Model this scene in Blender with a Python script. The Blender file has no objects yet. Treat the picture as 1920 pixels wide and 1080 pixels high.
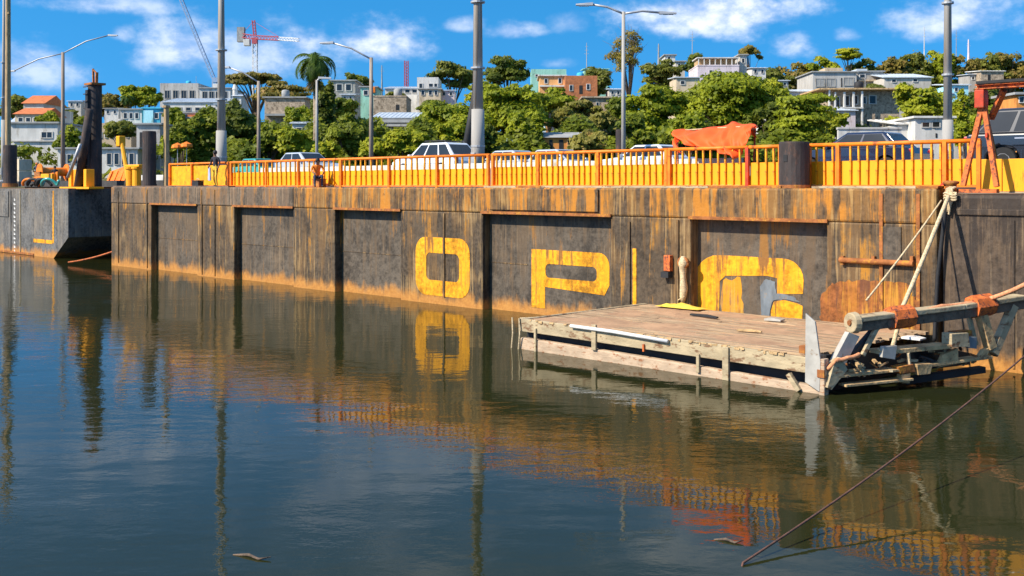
import bpy, math, random
import numpy as np
from mathutils import Vector, Matrix
from mathutils.geometry import tessellate_polygon
random.seed(7); rng = np.random.default_rng(7)
sc = bpy.context.scene; COL = sc.collection
R = math.radians

# ------------------------------------------------------------------ camera, sky, sun, exposure
EYE = 4.3; F = 2000.0; HOR = 348.0
cam = bpy.data.cameras.new('camera'); camo = bpy.data.objects.new('camera', cam); COL.objects.link(camo)
camo.location = (0, 0, EYE); camo.rotation_euler = (R(90), 0, 0)
cam.sensor_width = 36; cam.lens = 36 * F / 1920; cam.shift_y = -(540 - HOR) / 1920
cam.clip_start = 0.1; cam.clip_end = 9000
sc.camera = camo
sc.view_settings.view_transform = 'Standard'; sc.view_settings.look = 'None'
sc.view_settings.exposure = 0.55; sc.view_settings.gamma = 1

SUNV = Vector((-0.76, -0.36, 0.70)).normalized()
sun = bpy.data.lights.new('sun', 'SUN'); suno = bpy.data.objects.new('sun', sun); COL.objects.link(suno)
sun.energy = 5.0; sun.angle = R(0.5); sun.color = (1, 0.91, 0.76)
suno.rotation_euler = SUNV.to_track_quat('Z', 'Y').to_euler(); suno.location = SUNV * 80

class NT:
    """tiny node helper"""
    def __init__(s, tree): s.t = tree; s.n = tree.nodes; s.l = tree.links
    def add(s, typ, **kw):
        n = s.n.new(typ)
        for k, v in kw.items(): setattr(n, k, v)
        return n
    def put(s, sock, v):
        if isinstance(v, bpy.types.NodeSocket): s.l.new(v, sock)
        elif v is not None:
            if hasattr(sock.default_value, '__len__') and not hasattr(v, '__len__'): v = [v] * len(sock.default_value)
            if hasattr(v, '__len__') and len(sock.default_value) == 4 and len(v) == 3: v = (*v, 1)
            sock.default_value = v
    def math(s, op, a, b=None, c=None, clamp=False):
        n = s.add('ShaderNodeMath', operation=op); n.use_clamp = clamp
        s.put(n.inputs[0], a)
        if b is not None: s.put(n.inputs[1], b)
        if c is not None: s.put(n.inputs[2], c)
        return n.outputs[0]
    def mix(s, f, a, b, mode='MIX'):
        n = s.add('ShaderNodeMix', data_type='RGBA', blend_type=mode)
        s.put(n.inputs[0], f); s.put(n.inputs[6], a); s.put(n.inputs[7], b)
        return n.outputs[2]
    def noise(s, vec, scale, detail=4, rough=.55, dist=0):
        n = s.add('ShaderNodeTexNoise'); s.put(n.inputs['Vector'], vec)
        n.inputs['Scale'].default_value = scale; n.inputs['Detail'].default_value = detail
        n.inputs['Roughness'].default_value = rough; n.inputs['Distortion'].default_value = dist
        return n.outputs['Fac']
    def scale(s, vec, sc_, loc=(0, 0, 0)):
        n = s.add('ShaderNodeMapping'); s.put(n.inputs[0], vec); n.inputs['Scale'].default_value = sc_; n.inputs['Location'].default_value = loc
        return n.outputs[0]
    def step(s, v, lo, hi):
        n = s.add('ShaderNodeMapRange', interpolation_type='SMOOTHSTEP'); s.put(n.inputs[0], v)
        n.inputs[1].default_value = lo; n.inputs[2].default_value = hi
        return n.outputs[0]
    def sep(s, vec):
        n = s.add('ShaderNodeSeparateXYZ'); s.put(n.inputs[0], vec); return n.outputs
    def obj(s): return s.add('ShaderNodeTexCoord').outputs['Object']

world = bpy.data.worlds.new('World'); sc.world = world; world.use_nodes = True
w = NT(world.node_tree); w.n.clear()
wout = w.add('ShaderNodeOutputWorld'); wbg = w.add('ShaderNodeBackground'); w.l.new(wbg.outputs[0], wout.inputs[0])
wbg.inputs[1].default_value = 0.10
gen = w.add('ShaderNodeTexCoord').outputs['Generated']
gx, gy, gz = w.sep(gen)
# air above the humid horizon band: look the sky up a little higher than the ray
zup = w.math('ADD', w.math('MULTIPLY', gz, 0.8), 0.30)
cv = w.add('ShaderNodeCombineXYZ'); w.put(cv.inputs[0], gx); w.put(cv.inputs[1], gy); w.put(cv.inputs[2], zup)
nv = w.add('ShaderNodeVectorMath', operation='NORMALIZE'); w.l.new(cv.outputs[0], nv.inputs[0])
sky = w.add('ShaderNodeTexSky', sky_type='NISHITA'); sky.sun_disc = False
sky.sun_elevation = math.asin(SUNV.z); sky.sun_rotation = math.atan2(SUNV.x, SUNV.y)
sky.air_density = 1.0; sky.dust_density = 0.3; sky.ozone_density = 2.5
w.l.new(nv.outputs[0], sky.inputs[0])
hs = w.add('ShaderNodeHueSaturation'); hs.inputs['Hue'].default_value = .493; hs.inputs['Saturation'].default_value = 1.42; hs.inputs['Value'].default_value = 1.55
w.l.new(sky.outputs[0], hs.inputs['Color'])
az = w.math('ARCTAN2', gx, gy); el = w.math('ARCSINE', gz)
cc = w.add('ShaderNodeCombineXYZ'); w.put(cc.inputs[0], az); w.put(cc.inputs[1], el)
n1 = w.noise(w.scale(cc.outputs[0], (1, 1.5, 1)), 26, 6, .6)
n2 = w.noise(w.scale(cc.outputs[0], (1, 1.8, 1), (3, 1, 0)), 9, 4, .55)
nn = w.math('ADD', w.math('MULTIPLY', w.math('SUBTRACT', n1, .5), 1.9), w.math('MULTIPLY', w.math('SUBTRACT', n2, .5), 1.3))
CLOUDS = [(200, 12, 220, 26, .7), (355, 95, 120, 75, .95), (565, 80, 70, 36, 1.0), (705, 90, 115, 50, 1.1), (872, 48, 38, 18, .6), (965, 60, 55, 20, .75),
          (1070, 45, 40, 26, .35), (1330, 30, 200, 62, 1.2), (1490, 92, 58, 36, .85), (1583, 68, 32, 18, .5), (1790, 38, 150, 60, .95),
          (230, 66, 32, 24, .7), (470, 105, 230, 80, .7), (1045, 120, 40, 14, .3), (60, 130, 130, 60, .7), (640, -60, 200, 40, .6), (1500, -110, 260, 50, .8), (300, -140, 300, 60, .7)]
cl = None
for (cx, cy, rx, ry, a) in CLOUDS:
    k = (cx - 960) / F; az0 = math.atan(k); q = math.sqrt(1 + k * k); el0 = math.atan((HOR - cy) / F / q)
    dx = w.math('DIVIDE', w.math('SUBTRACT', az, az0), rx / F / q / q)
    de = w.math('SUBTRACT', el, el0)
    dy = w.math('MAXIMUM', w.math('DIVIDE', de, ry / F / q), w.math('DIVIDE', de, -ry * .62 / F / q))
    d2 = w.math('ADD', w.math('MULTIPLY', dx, dx), w.math('MULTIPLY', dy, dy))
    v = w.math('ADD', w.math('SUBTRACT', 1.0, w.math('SQRT', d2)), nn)
    m = w.math('MULTIPLY', w.step(v, -.15, 1.15), a)
    cl = m if cl is None else w.math('MAXIMUM', cl, m)
hi = w.noise(w.scale(cc.outputs[0], (1, 2.2, 1), (7, 2, 0)), 5, 6, .6)
him = w.math('MULTIPLY', w.step(hi, .44, .68), w.step(el, .17, .30))
cl = w.math('MAXIMUM', cl, w.math('MULTIPLY', him, .8))
ccol = w.mix(w.step(n1, .35, .65), (3.9, 5.0, 7.4), (7.4, 7.9, 8.9))
w.l.new(w.mix(w.math('MULTIPLY', cl, .88), hs.outputs[0], ccol), wbg.inputs[0])

# ------------------------------------------------------------------ helpers
def at(px, Z): return (px - 960) / F * Z
def hz(y, Z): return EYE + (HOR - y) * Z / F
S2 = math.sqrt(2)
def B(s, d, h): return Vector((18 + s / S2 + d / S2, 18 - s / S2 + d / S2, h))     # bridge frame: s along, d back from the hull face
def ps(px, d=0): k = (px - 960) / F; Z = (36 + S2 * d) / (1 + k); return (k * Z - Z) / S2
def pZ(px, d=0): k = (px - 960) / F; return (36 + S2 * d) / (1 + k)
def ph(px, y, d=0): return hz(y, pZ(px, d))
def P(px, y, d=0): return (ps(px, d), d, ph(px, y, d))
ROT = R(-45)

class MB:
    def __init__(s, off=(0, 0, 0)): s.v = []; s.f = []; s.off = Vector(off)
    def add(s, vs, fs):
        b = len(s.v); s.v += [tuple(Vector(p) - s.off) for p in vs]; s.f += [tuple(i + b for i in f) for f in fs]; return s
    def hexa(s, c):
        return s.add(c, [(0, 3, 2, 1), (4, 5, 6, 7), (0, 1, 5, 4), (1, 2, 6, 5), (2, 3, 7, 6), (3, 0, 4, 7)])
    def box(s, x0, x1, y0, y1, z0, z1):
        return s.hexa([(x0, y0, z0), (x1, y0, z0), (x1, y1, z0), (x0, y1, z0), (x0, y0, z1), (x1, y0, z1), (x1, y1, z1), (x0, y1, z1)])
    def bar(s, p0, p1, w_, h_=None, up=(0, 0, 1)):
        h_ = h_ or w_; p0 = Vector(p0); p1 = Vector(p1); t = (p1 - p0).normalized(); u = Vector(up)
        if abs(t.dot(u)) > .97: u = Vector((0, 1, 0))
        a = t.cross(u).normalized() * w_ / 2; b = a.cross(t).normalized() * h_ / 2
        return s.hexa([p0 - a - b, p0 + a - b, p1 + a - b, p1 - a - b, p0 - a + b, p0 + a + b, p1 + a + b, p1 - a + b])
    def path(s, pts, rs, n=8, cap=True):
        pts = [Vector(p) for p in pts]
        if not hasattr(rs, '__len__'): rs = [rs] * len(pts)
        vs = []; fs = []; prev = None
        for i, p in enumerate(pts):
            t = (pts[min(i + 1, len(pts) - 1)] - pts[max(i - 1, 0)]).normalized()
            if prev is None:
                u = Vector((0, 0, 1)) if abs(t.z) < .9 else Vector((1, 0, 0)); a = t.cross(u).normalized()
            else: a = (prev - t * prev.dot(t)).normalized()
            prev = a; b = t.cross(a)
            for j in range(n):
                q = 2 * math.pi * j / n; vs.append(p + (a * math.cos(q) + b * math.sin(q)) * rs[i])
        for i in range(len(pts) - 1):
            for j in range(n): fs.append((i * n + j, i * n + (j + 1) % n, (i + 1) * n + (j + 1) % n, (i + 1) * n + j))
        if cap: fs.append(tuple(range(n - 1, -1, -1))); fs.append(tuple((len(pts) - 1) * n + j for j in range(n)))
        return s.add(vs, fs)
    def tube(s, p0, p1, r0, r1=None, n=12): return s.path([p0, p1], [r0, r0 if r1 is None else r1], n)
    def lathe(s, prof, n=16, c=(0, 0, 0), axis='z'):
        vs = []; fs = []
        for (r, z) in prof:
            for j in range(n):
                q = 2 * math.pi * j / n
                if axis == 'z': vs.append((c[0] + r * math.cos(q), c[1] + r * math.sin(q), c[2] + z))
                else: vs.append((c[0] + r * math.cos(q), c[1] + z, c[2] + r * math.sin(q)))
        for i in range(len(prof) - 1):
            for j in range(n): fs.append((i * n + j, i * n + (j + 1) % n, (i + 1) * n + (j + 1) % n, (i + 1) * n + j))
        fs.append(tuple(range(n))); fs.append(tuple((len(prof) - 1) * n + j for j in range(n)))
        return s.add(vs, fs)
    def prism(s, loops, y0, y1):                   # loops in (x, z): first the outline, then holes
        if not isinstance(loops[0], list): loops = [loops]
        pts = [p for l in loops for p in l]; n = len(pts)
        tri = tessellate_polygon([[Vector((p[0], p[1], 0)) for p in l] for l in loops])
        vs = [(p[0], y0, p[1]) for p in pts] + [(p[0], y1, p[1]) for p in pts]
        fs = [tuple(t) for t in tri] + [tuple(i + n for i in reversed(t)) for t in tri]
        b = 0
        for l in loops:
            m = len(l)
            for i in range(m): j = (i + 1) % m; fs.append((b + i, b + j, b + j + n, b + i + n))
            b += m
        return s.add(vs, fs)
    def build(s, name, mat, parent=None, smooth=False, bevel=0, label=None):
        me = bpy.data.meshes.new(name); me.from_pydata(s.v, [], s.f); me.materials.append(mat)
        import bmesh
        bm = bmesh.new(); bm.from_mesh(me); bmesh.ops.recalc_face_normals(bm, faces=bm.faces); bm.to_mesh(me); bm.free()
        if smooth: me.polygons.foreach_set('use_smooth', [True] * len(me.polygons))
        o = bpy.data.objects.new(name, me); COL.objects.link(o)
        if parent: o.parent = parent
        if bevel:
            b = o.modifiers.new('bevel', 'BEVEL'); b.width = bevel; b.segments = 2; b.limit_method = 'ANGLE'; b.angle_limit = R(40)
        if smooth and bevel == 0: pass
        if label: o['label'] = label
        return o

def tag(o, label=None, cat=None, group=None, kind=None):
    if label: o['label'] = label
    if cat: o['category'] = cat
    if group: o['group'] = group
    if kind: o['kind'] = kind
    return o
def root(name, label, cat, loc, rz=0, group=None):
    o = bpy.data.objects.new(name, None); COL.objects.link(o); o.location = loc; o.rotation_euler = (0, 0, rz); o.empty_display_size = .3
    return tag(o, label, cat, group)
def broot(name, label, cat, s, d, h, group=None, rz=0): return root(name, label, cat, B(s, d, h), ROT + rz, group)
def copy_part(o, parent, loc=None):
    c = o.copy(); COL.objects.link(c); c.parent = parent
    if loc is not None: c.location = loc
    for ch in o.children: copy_part(ch, c)
    return c

# ------------------------------------------------------------------ materials
def mat(name, col, rough=.7, var=.25, scale=2.0, col2=None, thr=None, stretch=(1, 1, 1), metal=0, spec=.4, bump=0, bscale=None):
    m = bpy.data.materials.new(name); m.use_nodes = True; t = NT(m.node_tree); b = t.n['Principled BSDF']
    v = t.scale(t.obj(), stretch); nz = t.noise(v, scale, 6, .6)
    lo = tuple(c * (1 - var) for c in col); hi = tuple(min(1, c * (1 + var)) for c in col)
    c = t.mix(t.step(nz, .3, .7), lo, hi)
    if col2:
        nz2 = t.noise(t.scale(t.obj(), stretch, (5, 3, 1)), scale * 1.7, 7, .68)
        lo2, hi2 = thr or (.52, .62)
        c = t.mix(t.step(nz2, lo2, hi2), c, col2)
    t.put(b.inputs['Base Color'], c); b.inputs['Roughness'].default_value = rough; b.inputs['Metallic'].default_value = metal
    b.inputs['Specular IOR Level'].default_value = spec
    if bump:
        bp = t.add('ShaderNodeBump'); bp.inputs['Strength'].default_value = bump; bp.inputs['Distance'].default_value = .05
        t.put(bp.inputs['Height'], t.noise(t.scale(t.obj(), stretch), bscale or scale * 4, 5)); t.l.new(bp.outputs[0], b.inputs['Normal'])
    return m

def hull_mat(name, base, brown, tan, amt=.5, tanamt=.45, ochre=(.34, .17, .03), ochamt=.62, topband=None, wl=True):
    """weathered steel: paint, vertical run-off streaks, rust bloom above the waterline"""
    m = bpy.data.materials.new(name); m.use_nodes = True; t = NT(m.node_tree); b = t.n['Principled BSDF']
    o = t.obj(); x, y, z = t.sep(o)
    big = t.noise(o, .55, 4, .6); fine = t.noise(o, 7, 6, .65)
    st = t.noise(t.scale(o, (3.2, 3.2, .16)), 1.0, 6, .72); st2 = t.noise(t.scale(o, (11, 11, .35), (2, 0, 5)), 1.0, 5, .72)
    st3 = t.noise(t.scale(o, (2.2, 2.2, .11), (8, 1, 2)), 1.0, 6, .72)
    drip = t.math('MULTIPLY', t.math('SUBTRACT', t.math('MULTIPLY', z, .25), .55), .10)      # run-off starts at the deck edge and thins out below
    blot = t.noise(t.scale(o, (1, 1, .6), (4, 2, 8)), .9, 6, .7)
    st = t.math('ADD', st, drip); st3 = t.math('ADD', t.math('ADD', st3, drip), t.math('MULTIPLY', t.math('SUBTRACT', blot, .5), .5))
    c = t.mix(t.step(t.math('ADD', t.math('MULTIPLY', fine, .5), t.math('MULTIPLY', blot, .5)), .36, .62), tuple(q * .45 for q in base), tuple(q * 1.5 for q in base))
    c = t.mix(t.math('MULTIPLY', t.step(t.math('ADD', st, t.math('MULTIPLY', t.math('SUBTRACT', big, .5), .5)), amt, amt + .16), .8), c, brown)
    c = t.mix(t.math('MULTIPLY', t.step(t.math('ADD', st2, t.math('MULTIPLY', t.math('SUBTRACT', big, .5), .7)), 1 - tanamt, 1.12 - tanamt), .75), c, tan)
    c = t.mix(t.math('MULTIPLY', t.step(st3, ochamt, ochamt + .09), .88), c, ochre)
    c = t.mix(t.math('MULTIPLY', t.step(t.noise(o, 2.2, 7, .7), .62, .72), .7), c, tuple(q * .5 for q in base))
    if wl:
        wlm = t.step(t.math('ADD', z, t.math('MULTIPLY', t.math('SUBTRACT', t.noise(t.scale(o, (1.2, 1.2, .4)), 1.5, 5, .7), .5), 1.3)), .55, .1)
        c = t.mix(t.math('MULTIPLY', wlm, .92), c, t.mix(fine, (.30, .10, .02), (.66, .32, .07)))
    t.put(b.inputs['Base Color'], c); b.inputs['Roughness'].default_value = .72; b.inputs['Specular IOR Level'].default_value = .3
    bp = t.add('ShaderNodeBump'); bp.inputs['Strength'].default_value = .7; bp.inputs['Distance'].default_value = .07
    t.put(bp.inputs['Height'], t.math('ADD', t.math('MULTIPLY', t.noise(o, .9, 6, .6), 1.6), t.math('MULTIPLY', st2, .3))); t.l.new(bp.outputs[0], b.inputs['Normal'])
    return m

def leaf_mat(name, c1, c2, dead=None):
    m = bpy.data.materials.new(name); m.use_nodes = True; t = NT(m.node_tree); b = t.n['Principled BSDF']
    o = t.obj(); nz = t.noise(o, .35, 3, .6); nf = t.noise(o, 2.5, 3, .6)
    c = t.mix(t.step(t.math('ADD', t.math('MULTIPLY', nz, .6), t.math('MULTIPLY', nf, .4)), .38, .62), c1, c2)
    if dead: c = t.mix(t.step(t.noise(t.scale(o, (1, 1, 1), (9, 4, 2)), .8, 4), .58, .68), c, dead)
    t.put(b.inputs['Base Color'], c); b.inputs['Roughness'].default_value = .55; b.inputs['Specular IOR Level'].default_value = .25
    tr = t.add('ShaderNodeBsdfTranslucent'); t.put(tr.inputs[0], t.mix(.5, c, (.26, .30, .012)))
    ms = t.add('ShaderNodeMixShader'); ms.inputs[0].default_value = .42
    t.l.new(b.outputs[0], ms.inputs[1]); t.l.new(tr.outputs[0], ms.inputs[2]); t.l.new(ms.outputs[0], t.n['Material Output'].inputs[0])
    return m

M = {}
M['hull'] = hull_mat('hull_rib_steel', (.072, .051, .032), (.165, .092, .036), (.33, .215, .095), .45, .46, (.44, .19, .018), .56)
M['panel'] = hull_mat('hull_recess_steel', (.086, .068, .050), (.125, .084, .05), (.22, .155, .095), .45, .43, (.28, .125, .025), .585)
M['fascia'] = hull_mat('hull_fascia_steel', (.09, .058, .033), (.27, .13, .032), (.40, .24, .085), .46, .48, (.50, .19, .018), .54, wl=False)
M['fascia_far'] = hull_mat('hull_fascia_far_steel', (.10, .076, .053), (.17, .112, .07), (.28, .195, .12), .45, .46, (.30, .14, .04), .58, wl=False)
M['darkhull'] = hull_mat('dark_pontoon_steel', (.072, .050, .034), (.125, .08, .046), (.21, .145, .085), .44, .45, (.034, .025, .02), .53)
M['lefthull'] = hull_mat('blue_grey_pontoon_steel', (.12, .115, .108), (.17, .145, .118), (.27, .23, .18), .48, .43, (.34, .17, .05), .68)
M['yellow_letter'] = hull_mat('flaking_yellow_paint', (.70, .295, .009), (.82, .36, .010), (.52, .215, .025), .46, .42, (.17, .075, .028), .525, wl=False)
M['stain'] = hull_mat('streaked_rust', (.14, .12, .09), (.34, .12, .02), (.6, .34, .05), .40, .5, (.62, .27, .01), .47, wl=False)
M['rustpatch'] = hull_mat('rusty_plate', (.24, .08, .02), (.40, .15, .02), (.54, .26, .03), .45, .47, (.13, .05, .025), .52, wl=False)
M['patch'] = mat('blue_grey_undercoat', (.15, .17, .185), .75, .3, 3, (.3, .2, .1), (.56, .68), stretch=(1, 1, .4))
M['deck'] = mat('deck_plate', (.17, .11, .075), .85, .35, 1.2, (.08, .06, .05))
M['asphalt'] = mat('asphalt', (.05, .05, .052), .9, .2, 3)
M['yellow'] = mat('yellow_paint', (.86, .36, .004), .55, .10, 1.5, (.42, .15, .012), (.60, .70), stretch=(1.6, 1.6, .35))
M['orange'] = mat('orange_paint', (.8, .2, .008), .55, .22, 3, (.36, .09, .012), (.55, .66))
M['red'] = mat('red_oxide_paint', (.55, .05, .015), .6, .3, 4, (.22, .07, .03), (.55, .65))
M['rustorange'] = mat('orange_rusty_steel', (.6, .14, .03), .75, .3, 6, (.16, .05, .03), (.5, .6))
M['rust'] = mat('rust', (.3, .105, .03), .9, .35, 3, (.5, .22, .03), (.5, .65), bump=.4)
M['pile'] = mat('black_steel_pile', (.045, .035, .033), .8, .35, 2.5, (.12, .06, .04), (.52, .68), stretch=(1, 1, .4), bump=.3)
M['black'] = mat('black_paint', (.02, .02, .022), .7, .3, 3)
M['concrete'] = mat('concrete_pole', (.36, .34, .31), .85, .12, 2, (.24, .2, .16), (.55, .7), stretch=(1, 1, .2))
M['polebrown'] = mat('weathered_pole', (.27, .2, .145), .8, .2, 3, (.36, .33, .3), (.5, .65), stretch=(2, 2, .1))
M['mastshaft'] = mat('weathered_mast', (.40, .37, .33), .8, .15, 2, (.30, .22, .15), (.5, .66), stretch=(3, 3, .06))
M['galv'] = mat('galvanised_steel', (.42, .42, .42), .5, .1, 4, metal=.4)
M['wood'] = mat('tan_timber', (.42, .29, .15), .85, .25, 4, (.25, .16, .08), stretch=(3, 3, .3))
M['cream'] = mat('cream_flaking_paint', (.42, .33, .20), .8, .2, 3, (.19, .10, .05), (.53, .63), stretch=(.6, 1, 1.4), bump=.25)
M['pinkcream'] = mat('faded_pink_paint', (.46, .335, .225), .85, .18, 4, (.3, .13, .06), (.53, .63), stretch=(.6, 1, 1.4), bump=.25)
M['whitepaint'] = mat('white_worn_paint', (.72, .70, .66), .55, .08, 3, (.3, .18, .1), (.62, .7))
M['greywhite'] = mat('blue_grey_steel', (.40, .375, .33), .6, .15, 3, (.25, .18, .12), (.58, .7))
M['planks'] = mat('dusty_plank_deck', (.42, .285, .165), .92, .32, 2.2, (.22, .135, .08), (.50, .62), stretch=(.22, 3.2, 1), bump=.6, bscale=6)
M['rotwood'] = mat('rotten_timber', (.50, .33, .16), .9, .3, 2.6, (.19, .10, .05), (.54, .66), stretch=(1, 1, 1), bump=.6)
M['rope'] = mat('pale_rope', (.58, .45, .27), .9, .25, 14, (.35, .25, .14))
M['ropeorange'] = mat('salmon_rope', (.66, .28, .13), .85, .2, 14, (.42, .17, .08))
M['ropebrown'] = mat('brown_rope', (.13, .06, .04), .85, .25, 8, (.05, .035, .03), (.54, .62))
M['tarp'] = mat('orange_tarpaulin', (.92, .105, .012), .65, .10, 1.5, (.72, .06, .008), (.6, .8))
M['glass'] = mat('dark_window_glass', (.022, .026, .03), .12, .2, 1, spec=.45)
M['glassblue'] = mat('bluish_window_glass', (.05, .10, .16), .1, .2, 1, spec=.8)
M['rubber'] = mat('tyre_rubber', (.02, .02, .02), .85, .2, 6)
M['rim'] = mat('alloy_rim', (.5, .5, .52), .35, .05, 3, metal=.7)
M['lampglass'] = mat('lamp_lens', (.7, .7, .68), .15, .05, 3, spec=.7)
M['taillight'] = mat('red_lens', (.5, .02, .02), .2, .1, 3, spec=.7)
def paint(name, c): 
    m = mat(name, c, .22, .04, 2, spec=.6); m.node_tree.nodes['Principled BSDF'].inputs['Coat Weight'].default_value = .6; return m
M['carwhite'] = paint('white_car_paint', (.75, .76, .78)); M['carsilver'] = paint('silver_car_paint', (.45, .48, .52))
M['carnavy'] = paint('navy_car_paint', (.012, .018, .045)); M['carblack'] = paint('black_car_paint', (.012, .014, .02)); M['carteal'] = paint('teal_car_paint', (.05, .35, .3))
for n, c in dict(white=(.60, .58, .54), offwhite=(.50, .46, .40), grey=(.34, .32, .29), lightgrey=(.44, .42, .39), pink=(.66, .56, .58), peach=(.72, .38, .15), orangewall=(.66, .26, .06),
                 mint=(.30, .58, .47), bluewall=(.06, .42, .62), cyan=(.35, .68, .78), beige=(.52, .40, .27), sand=(.58, .47, .33)).items():
    M['w_' + n] = mat('plaster_' + n, c, .88, .16, .9, tuple(q * k_ for q, k_ in zip(c, (.55, .5, .43))), (.52, .70), stretch=(1, 1, .28))
M['stone'] = mat('rubble_stone', (.40, .31, .22), .95, .3, 1.6, (.2, .15, .1), (.5, .6), bump=.6)
M['brick'] = mat('red_brick', (.42, .15, .06), .9, .25, 1.6, (.25, .1, .06), (.55, .65))
M['tin'] = mat('tin_roof', (.50, .55, .60), .5, .12, 1.0, (.38, .28, .22), (.6, .7), stretch=(1.5, .3, 1), metal=.1)
M['tinblue'] = mat('pale_blue_tin_roof', (.50, .64, .70), .5, .15, 1.2, (.30, .36, .38), (.52, .64), stretch=(2, .3, 1))
M['tile'] = mat('orange_roof_tile', (.55, .16, .05), .85, .2, 2)
M['roofgrey'] = mat('grey_flat_roof', (.30, .30, .29), .9, .2, 1)
M['crane_red'] = mat('crane_red_paint', (.42, .08, .10), .6, .1, 1); M['crane_white'] = mat('crane_white_paint', (.7, .7, .7), .6, .1, 1)
M['cranehaze'] = mat('crane_sky_haze', (.28, .38, .54), .6, .1, 1)  # sky haze put into the colour so the far crane fades
M['bark'] = mat('bark', (.16, .11, .075), .95, .3, 3, (.08, .06, .045), bump=.5)
M['palmbark'] = mat('palm_bark', (.32, .25, .17), .95, .25, 2, (.2, .15, .1), stretch=(1, 1, 3))
M['skin'] = mat('skin', (.20, .10, .06), .6, .08, 6); M['hair'] = mat('black_hair', (.012, .01, .01), .6, .1, 8)
M['cl_dark'] = mat('dark_shirt', (.03, .03, .04), .9, .2, 6); M['cl_yellow'] = mat('yellow_trousers', (.75, .48, .06), .9, .15, 5)
M['cl_blue'] = mat('pale_blue_cloth', (.42, .5, .78), .9, .12, 5); M['cl_orange'] = mat('orange_vest', (.85, .22, .02), .85, .1, 5); M['cl_jean'] = mat('dark_jeans', (.04, .05, .09), .9, .2, 6)
M['cl_red'] = mat('red_cloth', (.6, .03, .03), .85, .15, 6); M['shoe'] = mat('dark_shoe', (.02, .02, .02), .7, .2, 6); M['helmet'] = mat('orange_helmet', (.8, .2, .03), .4, .05, 4)
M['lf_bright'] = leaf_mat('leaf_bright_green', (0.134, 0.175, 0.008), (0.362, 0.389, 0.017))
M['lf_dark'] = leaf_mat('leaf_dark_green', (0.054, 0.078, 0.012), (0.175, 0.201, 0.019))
M['lf_mid'] = leaf_mat('leaf_mid_green', (0.080, 0.114, 0.011), (0.255, 0.282, 0.019))
M['lf_olive'] = leaf_mat('leaf_olive_green', (0.154, 0.147, 0.026), (0.349, 0.303, 0.061), (0.403, 0.268, 0.080))
M['lf_brown'] = leaf_mat('leaf_dry_brown_green', (0.134, 0.114, 0.024), (0.336, 0.249, 0.047), (0.376, 0.215, 0.054))
M['lf_yellow'] = leaf_mat('leaf_yellow_green', (0.201, 0.249, 0.012), (0.457, 0.443, 0.022))
M['lf_far'] = leaf_mat('leaf_hill_green', (0.100, 0.121, 0.020), (0.255, 0.249, 0.037))
M['lf_palm'] = leaf_mat('leaf_palm', (.03, .075, .012), (.10, .16, .02)); M['lf_dead'] = leaf_mat('leaf_dead_palm', (.13, .09, .03), (.26, .18, .06))

# ------------------------------------------------------------------ setting: water, terrain
m = bpy.data.materials.new('river_water'); m.use_nodes = True; t = NT(m.node_tree); b = t.n['Principled BSDF']
o = t.obj()
t.put(b.inputs['Base Color'], t.mix(t.noise(o, .08, 3), (.016, .019, .006), (.024, .026, .008)))
b.inputs['Roughness'].default_value = .025; b.inputs['IOR'].default_value = 1.225; b.inputs['Specular IOR Level'].default_value = .5
r1 = t.noise(t.scale(o, (1.0, 1.6, 1)), 1.7, 4, .55); r2 = t.noise(t.scale(o, (.5, 1.0, 1), (3, 7, 0)), .45, 3, .5); r3 = t.noise(t.scale(o, (1, 1.3, 1), (1, 4, 0)), 6.5, 3, .5)
patch = t.step(t.noise(t.scale(o, (1, 1.6, 1), (11, 2, 0)), .07, 3, .5), .38, .62)
hgt = t.math('ADD', t.math('MULTIPLY', r2, 1.1), t.math('ADD', t.math('MULTIPLY', r1, t.math('ADD', t.math('MULTIPLY', patch, .5), .12)), t.math('MULTIPLY', r3, t.math('ADD', t.math('MULTIPLY', patch, .10), .02))))
bp = t.add('ShaderNodeBump'); bp.inputs['Strength'].default_value = 1; bp.inputs['Distance'].default_value = .019
t.put(bp.inputs['Height'], hgt); t.l.new(bp.outputs[0], b.inputs['Normal']); M['water'] = m
wt = MB().add([(-4000, -300, 0), (4000, -300, 0), (4000, 4000, 0), (-4000, 4000, 0)], [(0, 1, 2, 3)]).build('water', M['water']); tag(wt, 'calm dark green river water', 'water', kind='structure')

def gnoise(x, y):
    return (np.sin(x * .031 + 1.3) * np.cos(y * .027 + .4) + .5 * np.sin(x * .083 + y * .061) + .3 * np.cos(x * .15 - y * .12))
def H(x, y):
    x = np.asarray(x, float); y = np.asarray(y, float)
    yb = np.clip(106 - .09 * x, 86, 118)
    u = np.clip((y - yb + 3) / 9, 0, 1); base = -2.5 + 7.3 * (u * u * (3 - 2 * u))
    q = np.clip(y - yb - 6, 0, 260); slope = np.clip(.088 + .00045 * x, .05, .14)
    return base + q * slope * (1 - q / 900) + gnoise(x, y) * np.clip(q / 60, 0, 1) * 1.2
xs = np.unique(np.concatenate([np.linspace(-400, 400, 81), [-4000, -2500, -1500, -900, -600, 600, 900, 1500, 2500, 4000]]))
ys = np.unique(np.concatenate([np.linspace(80, 420, 86), [500, 700, 1000, 1600, 2500, 4000]]))
XX, YY = np.meshgrid(xs, ys); ZZ = H(XX, YY)
tv = np.stack([XX, YY, ZZ], -1).reshape(-1, 3); nx = len(xs)
tf = [(j * nx + i, j * nx + i + 1, (j + 1) * nx + i + 1, (j + 1) * nx + i) for j in range(len(ys) - 1) for i in range(nx - 1)]
M['ground'] = mat('hillside_ground', (.12, .11, .045), .95, .35, .12, (.24, .18, .11), (.55, .68))
tag(MB().add(tv.tolist(), tf).build('terrain', M['ground'], smooth=True), 'green and dusty hillside of the far river bank', 'ground', kind='structure')
def gh(x, y): return float(H(x, y))

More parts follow.
